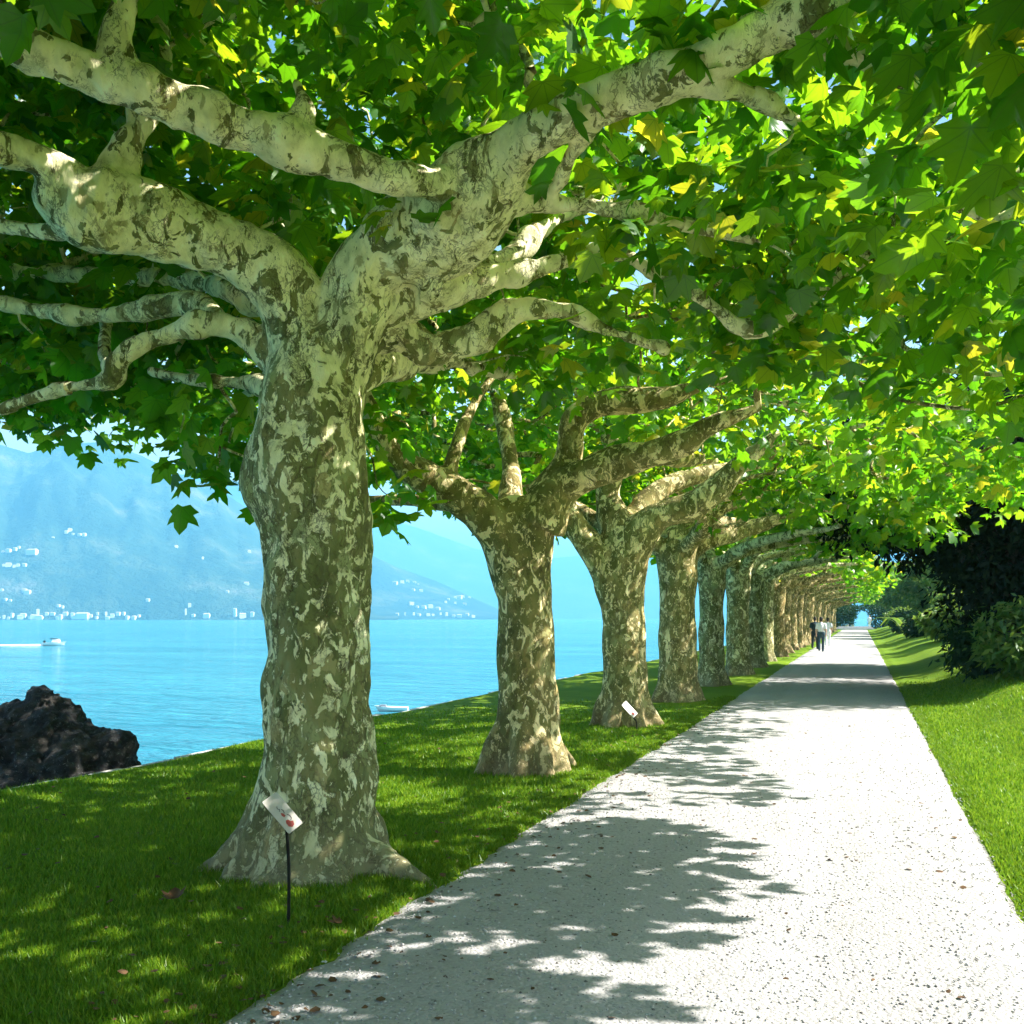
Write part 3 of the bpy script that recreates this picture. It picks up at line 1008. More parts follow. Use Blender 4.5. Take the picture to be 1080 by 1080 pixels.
# --- the big near tree, traced limb by limb
base1 = np.array([TX, TY[1], float(ground_z(TX, TY[1]))])
T1 = [
    # left main limb with its knuckle
    [(330, 395, 6.3, 44), (318, 345, 6.28, 40), (298, 302, 6.2, 35), (255, 270, 6.1, 31), (190, 246, 5.95, 34), (130, 226, 5.8, 42), (95, 222, 5.7, 47), (70, 205, 5.65, 34)],
    [(95, 222, 5.7, 36), (60, 180, 5.55, 21), (20, 162, 5.45, 17), (-40, 150, 5.3, 16), (-160, 135, 5.1, 12), (-300, 120, 4.9, 7)],
    [(90, 238, 5.75, 20), (50, 245, 5.8, 9), (0, 238, 5.9, 7), (-90, 225, 6.0, 6)],
    [(128, 200, 5.75, 20), (140, 160, 5.75, 8), (138, 110, 5.8, 6)],
    [(110, 195, 5.7, 20), (165, 90, 5.9, 10), (165, 0, 6.2, 8)],
    # right main limb
    [(345, 395, 6.3, 44), (368, 335, 6.28, 42), (392, 285, 6.2, 38), (432, 255, 6.1, 46), (478, 226, 5.95, 54), (508, 190, 5.75, 43), (545, 152, 5.55, 28), (600, 124, 5.35, 21), (660, 97, 5.2, 22), (720, 76, 5.05, 19), (775, 52, 4.95, 21), (820, 25, 4.9, 26), (850, 12, 4.85, 31), (890, -2, 4.8, 24), (960, -40, 4.7, 14)],
    [(700, 84, 5.1, 15), (760, 92, 5.1, 11), (800, 105, 5.15, 8), (840, 128, 5.2, 6)],
    [(858, 30, 4.85, 15), (920, 66, 4.85, 9), (960, 88, 4.85, 8), (1005, 112, 4.9, 6), (1100, 140, 4.9, 4)],
    [(630, 110, 5.3, 12), (600, 170, 5.6, 9), (575, 215, 5.9, 8)],
    # the limb that turns back over the top left
    [(500, 205, 5.8, 34), (465, 196, 5.65, 18), (420, 189, 5.5, 17), (360, 173, 5.4, 20), (310, 152, 5.3, 24), (250, 131, 5.18, 22), (180, 108, 5.05, 23), (120, 86, 4.95, 23), (60, 64, 4.85, 20), (18, 48, 4.8, 25), (-40, 20, 4.7, 16), (-160, -40, 4.6, 10)],
    [(128, 84, 4.95, 20), (120, 40, 4.95, 17), (138, 0, 5.0, 14), (160, -60, 5.0, 10)],
    [(312, 146, 5.3, 17), (320, 112, 5.3, 9), (312, 86, 5.35, 6)],
    # lower limbs right of the trunk
    [(380, 350, 6.4, 26), (420, 352, 6.45, 20), (455, 370, 6.5, 16), (500, 358, 6.5, 16), (530, 335, 6.55, 14), (585, 326, 6.6, 11), (640, 348, 6.7, 9), (700, 368, 6.8, 7)],
    [(400, 325, 6.3, 24), (440, 318, 6.3, 18), (500, 296, 6.3, 14), (560, 284, 6.4, 12), (640, 266, 6.5, 9), (700, 290, 6.6, 8), (745, 318, 6.6, 8), (788, 348, 6.6, 10), (845, 322, 6.5, 11), (895, 280, 6.4, 10), (950, 257, 6.3, 9), (1020, 258, 6.3, 8), (1035, 235, 6.3, 6)],
    [(525, 200, 5.8, 26), (560, 210, 5.85, 12), (640, 219, 5.9, 9), (720, 236, 6.0, 8), (795, 253, 6.1, 5)],
    [(440, 300, 6.2, 26), (470, 300, 6.25, 20), (520, 280, 6.5, 12), (590, 230, 7.0, 10), (660, 190, 7.5, 7)],
    # lower limbs left of the trunk
    [(312, 405, 6.35, 26), (285, 375, 6.35, 20), (255, 347, 6.35, 15), (215, 341, 6.35, 14), (160, 358, 6.4, 11), (125, 378, 6.4, 12), (115, 400, 6.4, 11), (60, 412, 6.5, 7), (0, 432, 6.6, 5)],
    [(235, 343, 6.4, 12), (200, 322, 6.7, 12), (100, 334, 6.9, 10), (0, 320, 7.1, 8), (-100, 300, 7.2, 6)],
    [(118, 395, 6.45, 8), (110, 370, 6.8, 7), (112, 340, 7.2, 5)],
    [(300, 330, 6.5, 16), (200, 295, 7.4, 11), (100, 290, 8.0, 8), (0, 287, 8.4, 6)],
    [(305, 430, 6.5, 14), (270, 405, 6.8, 9), (210, 402, 7.1, 6), (160, 392, 7.3, 4)],
]
limbs1 = [limb_px(t, base1) for t in T1]
rng1 = np.random.default_rng(5)
for ang, ln in ((1.75, 3.0), (2.3, 3.6)):
    limbs1.append(wiggle_limb(rng1, (0.1 * math.cos(ang), 0.1 * math.sin(ang), 3.1), ang, ln, 0.17, 0.05, 1.0))
pp = []
for py, xl, xr in ((935, 244, 424), (915, 250, 420), (890, 261, 409), (862, 269, 402), (830, 275, 396), (780, 279, 391), (720, 281, 390), (660, 281, 390), (610, 281, 391), (565, 276, 393), (535, 266, 393), (508, 259, 391), (480, 263, 389), (445, 272, 386), (400, 280, 386), (365, 291, 380), (345, 300, 372)):
    p = at((xl + xr) / 2, py, 6.3) - base1
    pp.append((p[0], p[1], p[2], (xr - xl) / 2 * 6.3 / 1000))
pp.insert(0, (pp[0][0], pp[0][1], -0.4, pp[0][3] * 1.05))
roots1 = []
for ang, ln, r in ((R(203), 0.74, 0.15), (R(232), 0.60, 0.14), (R(262), 0.54, 0.14), (R(290), 0.56, 0.14), (R(318), 0.62, 0.14), (R(352), 0.92, 0.13), (R(30), 0.6, 0.14), (R(80), 0.6, 0.14), (R(130), 0.62, 0.14), (R(170), 0.62, 0.14)):
    ca, sa = math.cos(ang), math.sin(ang)
    roots1.append([(ca * 0.16, sa * 0.16, 0.70, r * 1.0), (ca * 0.33, sa * 0.33, 0.22, r * 1.0), (ca * ln * 0.62, sa * ln * 0.62, 0.08, r * 0.95), (ca * ln * 0.85, sa * ln * 0.85, -0.02, r * 0.7), (ca * ln * 1.05, sa * ln * 1.05, -0.10, r * 0.5)])


def zb_first(x, y):
    # the side towards the camera is bare up to the big limbs; the far and lake sides hang lower
    near = smooth((0.3 - y) / 1.2)
    b = 3.75 + (4.95 - 1.05 * float(smooth((x - 3.3) / 0.8)) - 3.75) * float(near)
    b += 0.3 * math.exp(-((x) ** 2 + y ** 2) / 1.5)
    if x > 3.1:
        b -= 0.42 * (min(x, 4.6) - 3.1)
    if x < -2.4: b = max(b, 3.45 + 0.5 * float(smooth((-x - 2.4) / 1.0)))
    if x < -0.8 and y > -0.2:
        low = smooth((-x - 0.5) / 0.5) * smooth((2.3 + x) / 0.6)
        b -= (0.95 * float(low) + 0.25) * float(smooth((y + 0.2) / 0.8))
    return max(b, 2.75)


cl1 = crown_clumps(rng1, -5.6, 5.35, -3.1, 3.3, zb_first, lambda x, y: max(6.6 + 1.1 * float(smooth((1.8 - x) / 2)) - 0.045 * x * x - 0.06 * max(0, x) ** 2, zb_first(x, y) + 0.5), 0.68, 5)
t1 = plane_tree(tuple(base1), limbs1, pp, cl1, 30, LOBED, (0.13, 0.25), 0.018,
                [(2.6, 0.045, 0.8), (6.0, 0.028, 0.7), (14.0, 0.011, 0.6), (30.0, 0.004, 0.5)], 21, roots=roots1)
tag(t1, "massive mottled plane tree nearest the camera with the white plant label at its foot", "tree", "plane trees along the path")


def std_profile(r, fork, lean=0.0):
    return [(0, 0, -0.4, r * 1.5), (0, 0, 0.0, r * 1.38), (0, 0, 0.18, r * 1.16), (lean * .2, 0, 0.5, r * 1.04), (lean * .5, 0, 1.2, r), (lean * .8, 0, 2.0, r * 0.97), (lean, 0, fork - 0.45, r * 1.08), (lean, 0, fork - 0.1, r * 1.15), (lean, 0, fork + 0.15, r * 0.8)]


def std_roots(rng, r, n=7):
    out = []
    for k in range(n):
        a = 2 * math.pi * k / n + rng.normal(0, 0.25)
        ca, sa = math.cos(a), math.sin(a); ln = r * rng.uniform(1.35, 1.7)
        out.append([(ca * r * 0.5, sa * r * 0.5, 0.6, r * 0.4), (ca * r, sa * r, 0.22, r * 0.42), (ca * ln, sa * ln, -0.02, r * 0.28), (ca * ln * 1.3, sa * ln * 1.3, -0.15, r * 0.2)])
    return out


LUMP = [(2.4, 0.04, 0.8), (6.5, 0.014, 0.7)]
# --- second tree
base2 = np.array([TX, TY[2], float(ground_z(TX, TY[2]))])
T2 = [
    [(552, 640, 10.3, 24), (540, 592, 10.25, 27), (514, 548, 10.1, 22), (475, 516, 10.0, 18), (430, 492, 9.9, 17), (402, 462, 9.8, 14), (388, 425, 9.7, 11), (375, 380, 9.6, 8)],
    [(570, 550, 10.2, 30), (595, 515, 10.1, 20), (640, 492, 9.9, 18), (690, 478, 9.7, 16), (722, 465, 9.6, 15), (748, 450, 9.5, 10), (800, 430, 9.3, 6)],
    [(575, 530, 10.3, 26), (598, 490, 10.2, 17), (606, 445, 10.1, 14), (640, 424, 10.0, 15), (700, 420, 9.9, 12), (745, 405, 9.8, 7)],
    [(470, 512, 10.0, 10), (482, 470, 10.1, 7), (498, 430, 10.3, 5), (520, 395, 10.5, 4)],
    [(540, 535, 10.5, 14), (536, 470, 10.9, 9), (520, 400, 11.3, 6)],
    [(500, 535, 10.2, 14), (450, 528, 10.5, 8), (390, 528, 10.8, 5)],
]
limbs2 = [limb_px(t, base2) for t in T2]
rng2 = np.random.default_rng(8)
limbs2.append(wiggle_limb(rng2, (0, 0.1, 2.85), 1.5, 3.2, 0.16, 0.05, 1.0))
pp2 = []
for py, xl, xr in ((828, 511, 606), (808, 516, 600), (785, 522, 594), (740, 525, 588), (680, 525, 584), (620, 525, 582), (580, 520, 582), (555, 514, 585), (535, 520, 580), (525, 530, 570)):
    p = at((xl + xr) / 2, py, 10.3) - base2
    pp2.append((p[0], p[1], p[2], (xr - xl) / 2 * 10.3 / 1000))
pp2.insert(0, (pp2[0][0], pp2[0][1], -0.4, pp2[0][3]))


def zb_second(x, y):
    b = zb_std(x, y) - 0.1
    back = float(smooth((y - 0.1) / 0.7))
    if x < 0: b -= 0.75 * float(smooth((-x) / 0.5) * smooth((2.4 + x) / 0.8)) * back
    if -3.4 < x < 3.4: b += 0.75 * (1 - back)
    return max(b, 2.7)


def zb_third(x, y):
    b = zb_std(x, y)
    if -3.0 < x < 3.4: b += 0.6 * (1 - float(smooth((y - 0.1) / 0.7)))
    return b


cl2 = crown_clumps(rng2, -5.3, 5.5, -2.7, 2.7, zb_second, zt_wide, 0.72, 2)
t2 = plane_tree(tuple(base2), limbs2, pp2, cl2, 32, LOBED, (0.12, 0.22), 0.026, LUMP, 31, bark='bark_mid', roots=std_roots(rng2, 0.33))
tag(t2, "mottled plane tree with a long left limb, just behind the massive front tree", "tree", "plane trees along the path")

# --- third tree
base3 = np.array([TX, TY[3], float(ground_z(TX, TY[3]))])
T3 = [
    [(656, 670, 14.6, 18), (648, 625, 14.55, 18), (626, 583, 14.5, 15), (602, 547, 14.5, 14), (590, 520, 14.5, 9), (560, 500, 14.4, 6)],
    [(665, 575, 14.5, 24), (695, 545, 14.3, 16), (735, 532, 14.1, 15), (762, 510, 14.0, 14), (782, 488, 13.9, 11), (820, 460, 13.7, 6)],
    [(655, 560, 14.6, 22), (640, 525, 14.6, 14), (648, 490, 14.6, 11), (640, 455, 14.6, 8)],
    [(668, 555, 14.7, 18), (690, 520, 14.9, 12), (740, 500, 15.1, 9), (800, 490, 15.2, 6)],
]
limbs3 = [limb_px(t, base3) for t in T3]
rng3 = np.random.default_rng(12)
limbs3.append(wiggle_limb(rng3, (0, 0.1, 2.85), 1.2, 3.2, 0.16, 0.05, 1.0))
limbs3.append(wiggle_limb(rng3, (0, 0.1, 2.85), 3.3, 3.6, 0.14, 0.05, 1.0))
pp3 = []
for py, xl, xr in ((776, 626, 694), (760, 632, 686), (735, 635, 683), (690, 636, 681), (640, 636, 680), (600, 632, 682), (575, 632, 684), (555, 640, 680), (545, 648, 672)):
    p = at((xl + xr) / 2, py, 14.6) - base3
    pp3.append((p[0], p[1], p[2], (xr - xl) / 2 * 14.6 / 1000))
pp3.insert(0, (pp3[0][0], pp3[0][1], -0.4, pp3[0][3]))
cl3 = crown_clumps(rng3, -5.1, 5.7, -2.7, 2.7, zb_third, zt_wide, 0.75, 2)
t3 = plane_tree(tuple(base3), limbs3, pp3, cl3, 32, LOBED, (0.12, 0.22), 0.034, LUMP, 41, bark='bark_mid', roots=std_roots(rng3, 0.34))
tag(t3, "plane tree with a V fork and the smaller white label staked at its foot", "tree", "plane trees along the path")

# --- fourth tree and the one whose crown overhangs from behind the camera
rng4 = np.random.default_rng(17)
limbs4 = generic_limbs(rng4, 3.1, 0.36, 5) + [limb_px([(715, 570, 19.0, 16), (745, 540, 18.8, 11), (785, 522, 18.6, 10), (800, 500, 18.4, 8), (840, 480, 18.2, 5)], np.array([TX, TY[4], -0.03]))]
cl4 = crown_clumps(rng4, -4.9, 4.6, -2.7, 2.7, zb_std, zt_wide, 0.78, 3)
t4 = plane_tree((TX - 0.05, TY[4], -0.03), limbs4, std_profile(0.37, 3.1, 0.0), cl4, 22, LOBED, (0.16, 0.27), 0.04, LUMP, 51, bark='bark_mid', roots=std_roots(rng4, 0.36))
tag(t4, "stout straight plane tree right behind the tree with the smaller white label", "tree", "plane trees along the path")

rng0 = np.random.default_rng(23)
limbs0 = [wiggle_limb(rng0, (0.1 * math.cos(a_), 0.1 * math.sin(a_), 3.05), a_, 3.6, 0.17, 0.045, 0.9, wob=0.12) for a_ in (R(-25), R(-80), R(-130), R(188))]
cl0 = crown_clumps(rng0, -5.0, 5.2, -2.4, 2.2, lambda x, y: 4.5 if x < 3.5 else 3.9, lambda x, y: max(zt_std(x, y) + 0.9 * float(smooth((1.8 - x) / 2)), 4.5), 0.75, 4)
t0 = plane_tree((TX, TY[0], -0.03), limbs0, std_profile(0.36, 3.2), cl0, 30, LOBED, (0.15, 0.27), 0.045, LUMP, 61, roots=std_roots(rng0, 0.35))
tag(t0, "plane tree beside the camera, only its leafy crown overhanging the top of the picture", "tree", "plane trees along the path")

# --- the rest of the row: three shapes, copied
variants = []
for k, (sd, rr_) in enumerate(((71, 0.33), (72, 0.36), (73, 0.31))):
    rg = np.random.default_rng(sd)
    lb = generic_limbs(rg, 3.1, rr_, 5, reach=(2.8, 4.0))
    cl = crown_clumps(rg, -4.3, 3.7, -2.5, 2.5, lambda x, y: zb_std(x, y) + 0.1 + 0.2 * max(0, x - 1), zt_std, 0.85, 3, 0.9)
    cl_s = crown_clumps(rg, -4.3, 5.6, -2.5, 2.5, lambda x, y: zb_std(x, y) + 0.1 + 0.1 * max(0, x - 1), lambda x, y: zt_std(x, y) - 0.3, 0.85, 2, 0.85)
    variants.append((lb, std_profile(rr_, 3.1), cl, rg, sd, rr_, cl_s))
proto_far = {}
ORD = ["", "first", "second", "third", "fourth", "fifth", "sixth", "seventh", "eighth", "ninth", "tenth", "eleventh", "twelfth", "thirteenth", "fourteenth", "fifteenth", "sixteenth", "seventeenth", "eighteenth", "nineteenth", "twentieth", "twenty-first", "twenty-second", "twenty-third", "twenty-fourth", "twenty-fifth", "twenty-sixth", "twenty-seventh", "twenty-eighth", "twenty-ninth", "thirtieth", "thirty-first"]
for idx in range(5, len(TY)):
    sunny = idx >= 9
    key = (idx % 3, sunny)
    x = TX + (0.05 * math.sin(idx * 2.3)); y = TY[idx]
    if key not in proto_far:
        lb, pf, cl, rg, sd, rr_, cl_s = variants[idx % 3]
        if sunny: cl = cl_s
        o = plane_tree((x, y, 0), lb, pf, cl, 20, SIMPLE, (0.2, 0.32), 0.05, LUMP, sd, bark='bark_sunlit' if sunny else 'bark', roots=std_roots(rg, rr_, 5), twig_n=4)
        proto_far[key] = o
    else:
        o = copy_tree(proto_far[key])
    o.location = (x, y, -0.03)
    o.rotation_euler = (0, 0, random.uniform(-0.25, 0.25))
    o.scale = (1, random.choice([-1, 1]) * 1.0, random.uniform(0.97, 1.04))
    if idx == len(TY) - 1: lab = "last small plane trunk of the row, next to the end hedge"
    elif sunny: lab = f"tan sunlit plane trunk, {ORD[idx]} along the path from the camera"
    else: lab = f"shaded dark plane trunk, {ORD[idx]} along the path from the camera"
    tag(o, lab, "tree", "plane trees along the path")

# ------------------------------------------------------------------ right bank: dark evergreens, shrubs, background trees
def leafy(name, loc, blobs, nclump, per, sizes, leafmat, trunk_r, trunk_h, seed, limbs=(), crad=(0.4, 0.8), leaf=(LEAFO_V, LEAFO_F), barkmat=None, droop=(30, 30), extra=None):
    rng = np.random.default_rng(seed)
    root = empty(name, loc)
    w = np.array([b[3] * b[4] * b[5] for b in blobs]); w /= w.sum()
    cl = []
    for k in range(nclump):
        b = blobs[rng.choice(len(blobs), p=w)]
        d = rng.normal(0, 1, 3); d /= np.linalg.norm(d)
        r = rng.uniform(0.25, 1.0) ** 0.45
        cl.append((b[0] + d[0] * b[3] * r, b[1] + d[1] * b[4] * r, b[2] + d[2] * b[5] * r))
    cl = np.array(cl)
    mb = MB()
    mb_t = catmull([(0, 0, -0.3, trunk_r * 1.4), (0.05, 0, 0.3, trunk_r), (0.1, 0.05, trunk_h * 0.6, trunk_r * 0.8), (0.05, 0.1, trunk_h, trunk_r * 0.35)], 0.2)
    mb.tube(mb_t[:, :3], mb_t[:, 3], 10)
    for k in range(min(60, len(cl))):
        c = cl[k * len(cl) // min(60, len(cl))]
        s = mb_t[int(len(mb_t) * rng.uniform(0.2, 0.95))]
        cc = catmull([(*s[:3], s[3] * 0.35), (*((s[:3] + c) / 2 + np.array([0, 0, 0.15])), s[3] * 0.22), (*c, 0.008)], 0.3)
        mb.tube(cc[:, :3], cc[:, 3], 5)
    for lb in limbs:
        cc = catmull(lb, 0.15); mb.tube(cc[:, :3], cc[:, 3], 8)
    mb.build("trunk", barkmat or M['wood_dark'], root, smooth=True)
    V, Fc = clump_leaves(cl, rng.uniform(crad[0], crad[1], len(cl)), per, sizes[0], sizes[1], leaf[0], leaf[1], rng=rng, droop=droop, tilt=0.6)
    link("crown", np_mesh("crown", V, Fc), leafmat, root)
    return root


def gz(x, y): return float(ground_z(x, y))


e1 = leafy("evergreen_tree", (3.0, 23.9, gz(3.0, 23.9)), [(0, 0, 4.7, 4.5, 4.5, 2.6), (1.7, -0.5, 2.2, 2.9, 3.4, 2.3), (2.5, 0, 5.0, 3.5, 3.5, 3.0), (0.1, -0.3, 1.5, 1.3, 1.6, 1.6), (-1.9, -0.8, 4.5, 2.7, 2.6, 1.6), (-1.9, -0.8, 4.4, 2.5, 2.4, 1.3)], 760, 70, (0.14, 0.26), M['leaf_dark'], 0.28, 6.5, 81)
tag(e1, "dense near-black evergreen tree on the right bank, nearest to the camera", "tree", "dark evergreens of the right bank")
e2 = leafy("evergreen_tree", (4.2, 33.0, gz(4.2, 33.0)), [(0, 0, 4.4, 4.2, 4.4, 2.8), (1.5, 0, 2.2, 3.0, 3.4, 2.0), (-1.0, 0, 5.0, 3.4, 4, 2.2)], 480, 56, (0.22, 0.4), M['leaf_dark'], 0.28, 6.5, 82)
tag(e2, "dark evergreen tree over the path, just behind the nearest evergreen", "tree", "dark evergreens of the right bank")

SH = [
    # x, y, rx, ry, h, material, label
    (3.2, 20.4, 0.95, 1.2, 1.35, 'leaf_shrub', "leafy mid green shrub at the right edge below the dark evergreen"),
    (4.7, 21.2, 1.4, 1.5, 1.9, 'leaf_shrub', "shrub behind the leafy shrub at the right picture edge"),
    (2.7, 22.6, 0.9, 1.0, 1.0, 'leaf_hedge', "dark rounded shrub at the foot of the nearest evergreen"),
    (3.9, 46.0, 1.3, 1.6, 1.4, 'leaf_shrub', "yellowish low shrub on the lawn edge beyond the evergreens"),
    (5.4, 52.0, 1.6, 2.0, 1.9, 'leaf_shrub', "pale green shrub behind the yellowish shrub on the bank"),
    (3.6, 60.0, 1.2, 2.0, 1.3, 'leaf_hedge', "low dark shrub beside the path past the pale shrubs"),
    (6.5, 66.0, 2.2, 2.4, 2.6, 'leaf_shrub', "large pale shrub far up the right bank"),
    (3.4, 78.0, 1.4, 2.5, 1.5, 'leaf_hedge', "dark clipped shrub near the path's right side far away"),
    (3.8, 100.0, 1.6, 3.0, 2.0, 'leaf_shrub', "small shrub at the right of the path close to the end hedge"),
    (-6.0, 138.0, 2.6, 2.0, 2.4, 'leaf_shrub', "bright shrub left of the path end beside the hedge"),
]
for k, (x, y, rx, ry, h, lm, lab) in enumerate(SH):
    s = leafy("shrub", (x, y, gz(x, y)), [(0, 0, h * 0.5, rx, ry, h * 0.5)], 90, 40, (0.12, 0.24) if y < 40 else (0.2, 0.4), M[lm], 0.06, h * 0.8, 100 + k, crad=(0.3, 0.5))
    tag(s, lab, "shrub", "shrubs of the right bank")

BT = [
    (5.6, 92.0, 2.6, 6.0, 'leaf_shrub', "bright leafy tree leaning toward the path, beyond the arching plant"),
    (4.6, 118.0, 2.6, 7.0, 'leaf_shrub', "yellow green tree right beside the far end of the path"),
    (-4.6, 156.0, 3.6, 8.5, 'leaf_shrub', "yellow green tree rising right above the left half of the end hedge"),
    (3.4, 158.0, 3.2, 9.5, 'leaf_shrub', "slim green tree rising right above the right half of the end hedge"),
    (12.5, 33.0, 3.2, 6.0, 'leaf_hedge', "dark broad tree behind the evergreens at the right"),
    (11.0, 45.0, 3.2, 6.5, 'leaf_shrub', "bright bushy tree on the bank beyond the evergreens"),
    (12.0, 60.0, 4.0, 7.5, 'leaf_shrub', "round green tree far along the right bank"),
    (9.0, 82.0, 4.0, 7.5, 'leaf_shrub', "distant leafy tree on the right, second from the end hedge"),
    (9.5, 108.0, 4.5, 9.0, 'leaf_shrub', "distant leafy tree on the right, nearest the end hedge"),
    (14.0, 22.0, 2.6, 4.0, 'leaf_hedge', "low dark tree at the right edge behind the shrubs"),
    (-9.0, 160.0, 5.0, 9.0, 'leaf_shrub', "tall tree left of the arch behind the end hedge"),
    (7.0, 156.0, 5.5, 10.0, 'leaf_shrub', "tall tree right of the arch behind the end hedge"),
]
for k, (x, y, r, h, lm, lab) in enumerate(BT):
    s = leafy("broadleaf_tree", (x, y, gz(x, y)), [(0, 0, h * 0.6, r, r, h * 0.42), (r * .4, 0, h * 0.40, r * .8, r * .8, h * 0.33)], 240, 60, (0.28, 0.5), M[lm], 0.2, h * 0.8, 140 + k, crad=(0.5, 1.0))
    tag(s, lab, "tree", "background trees beyond the avenue")

# arching fronds by the path in front of the far shrubs: a palm-like plant with long arching leaves
root = empty("arching_plant", (2.6, 62.0, gz(2.6, 62.0)))
for k in range(11):
    a = 2 * math.pi * k / 11 + random.uniform(-.2, .2); ln = random.uniform(1.3, 2.1)
    cc = catmull([(0, 0, 0, 0.03), (math.cos(a) * ln * .35, math.sin(a) * ln * .35, 1.0, 0.028), (math.cos(a) * ln * .8, math.sin(a) * ln * .8, 1.25, 0.02), (math.cos(a) * ln * 1.15, math.sin(a) * ln * 1.15, 0.75, 0.01)], 0.12)
    mbf = MB()
    for q in range(len(cc) - 1):
        p0, p1 = cc[q], cc[q + 1]
        w = 0.16 * math.sin(math.pi * (q + 0.6) / len(cc)) + 0.02
        sx, sy = -math.sin(a) * w, math.cos(a) * w
        mbf.add([(p0[0] - sx, p0[1] - sy, p0[2] - .03), (p0[0], p0[1], p0[2]), (p1[0], p1[1], p1[2]), (p1[0] - sx, p1[1] - sy, p1[2] - .03)], [(0, 1, 2, 3)])
        mbf.add([(p0[0], p0[1], p0[2]), (p0[0] + sx, p0[1] + sy, p0[2] - .03), (p1[0] + sx, p1[1] + sy, p1[2] - .03), (p1[0], p1[1], p1[2])], [(0, 1, 2, 3)])
    mbf.build("frond", M['leaf_shrub'], root)
tag(root, "arching long-leaved plant on the bank just past the dark evergreens", "plant")

# ------------------------------------------------------------------ end of the avenue: steps and hedge with an arch
mb = MB()
for k in range(3):
    mb.box((-0.8, 141.6 + k * 0.6, 0.09 + k * 0.16 - 0.1), (5.4 - k * 0.5, 0.62, 0.36))
st = mb.build("stone_steps", M['steps'])
tag(st, "pale stone steps across the far end of the path before the hedge", "steps")

rngh = np.random.default_rng(77)
hp = []
while len(hp) < 9000:
    x = rngh.uniform(-7.5, 6.5); yv = rngh.uniform(146.2, 148.6); z = rngh.uniform(-0.2, 3.6 + 0.15 * math.sin(x * 1.3))
    ax = x - 0.05
    if abs(ax) < 1.05 and z < 2.1: continue
    if abs(ax) < 1.05 and z < 2.1 + 0.65 * math.sqrt(max(0, 1 - (ax / 1.05) ** 2)): continue
    hp.append((x, yv, z))
hroot = empty("arched_hedge", (0, 147, 0))
V, Fc = leaf_arrays(np.array(hp) - np.array([0, 147, 0]), rngh.uniform(0.22, 0.4, len(hp)), LEAFO_V, LEAFO_F, rng=rngh, droop=(20, 50), tilt=0.9)
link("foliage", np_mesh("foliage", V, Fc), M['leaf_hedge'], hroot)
mb = MB()
for x in np.arange(-7.0, 6.2, 0.9):
    if abs(x) > 1.35: mb.tube([(x, 0, -.2), (x + .05, 0, 1.5), (x, 0.05, 3.0)], [.08, .06, .02], 6)
mb.tube([(-1.5, 0, 2.9), (0, 0, 3.1), (1.5, 0, 2.9)], [.06, .06, .06], 6)
mb.build("stem", M['wood_dark'], hroot)
tag(hroot, "dark clipped hedge with an arched opening closing the far end of the path", "hedge")

# two pale stone urns before the hedge
def urn(x, y, lab):
    prof = [(0, 0.16), (0.06, 0.16), (0.09, 0.07), (0.2, 0.06), (0.28, 0.15), (0.45, 0.21), (0.55, 0.2), (0.58, 0.25), (0.62, 0.25)]
    r = empty("stone_urn", (x, y, 0.02))
    m_ = MB(); m_.tube([(0, 0, z * 1.1) for z, _ in prof], [q * 1.1 for _, q in prof], 16); m_.build("body", M['steps'], r, smooth=True)
    tag(r, lab, "urn", "urns before the end hedge")
urn(-1.9, 145.2, "small pale stone urn farther left of the hedge arch")
urn(-1.1, 145.4, "small pale stone urn close to the left jamb of the hedge arch")

# ------------------------------------------------------------------ rock standing in the lake
mb = MB()
rockc = np.array([-9.75, 9.15, 0.0])
rngr = np.random.default_rng(3)
bl = [((0.15, -0.1, -1.6), (1.5, 1.2, 1.8)), ((-0.40, 0.0, -0.15), (0.95, 0.8, 0.72)), ((-0.80, -0.2, -0.2), (0.55, 0.5, 0.66)), ((0.15, 0.15, -0.1), (0.7, 0.55, 0.72)), ((0.6, 0.35, -0.45), (0.62, 0.6, 0.80)), ((1.05, 0.5, -1.0), (0.52, 0.5, 0.76)), ((0.06, 0.1, 0.40), (0.30, 0.3, 0.40))]
for c, r in bl:
    mb.add(*ball_arrays(c, r, 12))
rm = fuse(mb, 0.035, 2, "boulder")
n = len(rm.vertices)
co = np.empty(n * 3, np.float32); rm.vertices.foreach_get("co", co); co = co.reshape(-1, 3)
no = np.empty(n * 3, np.float32); rm.vertex_normals.foreach_get("vector", no); no = no.reshape(-1, 3)
dd = np.zeros(n)
for i_, p in enumerate(co.tolist()):
    pv_ = Vector(p)
    f1 = mnoise.voronoi(pv_ * 1.7)[0]
    dd[i_] = 0.26 * (f1[1] - f1[0]) - 0.12 + 0.05 * mnoise.ridged_multi_fractal(pv_ * 3.5, 0.9, 2.1, 4, 1.0, 2.0) - 0.05 + 0.05 * mnoise.noise(pv_ * 14)
rm.vertices.foreach_set("co", (co + no * dd[:, None]).astype(np.float32).ravel())
rm.polygons.foreach_set("use_smooth", np.zeros(len(rm.polygons), dtype=bool))
rm.update()
m, nt, out = mat("wet dark rock")
v = coords(nt)
a = noise(nt, v, 4, 6, 0.65); b = noise(nt, v, 26, 6, 0.72, 0.8)
col = ramp(nt, a, [(0.35, (0.022, 0.023, 0.025)), (0.5, (0.05, 0.05, 0.048)), (0.64, (0.11, 0.095, 0.075)), (0.75, (0.13, 0.135, 0.13))])
col = mixc(nt, math_(nt, 'MULTIPLY', math_(nt, 'SUBTRACT', b, 0.59), 16.0, clamp=True), col, (0.34, 0.34, 0.33))
principled(nt, out, col, 0.6, bump(nt, b, 1.0, 0.12), 0.35)
rock = link("boulder", rm, m, None, tuple(rockc))
tag(rock, "jagged dark boulder standing in the lake beside the lawn edge", "rock")

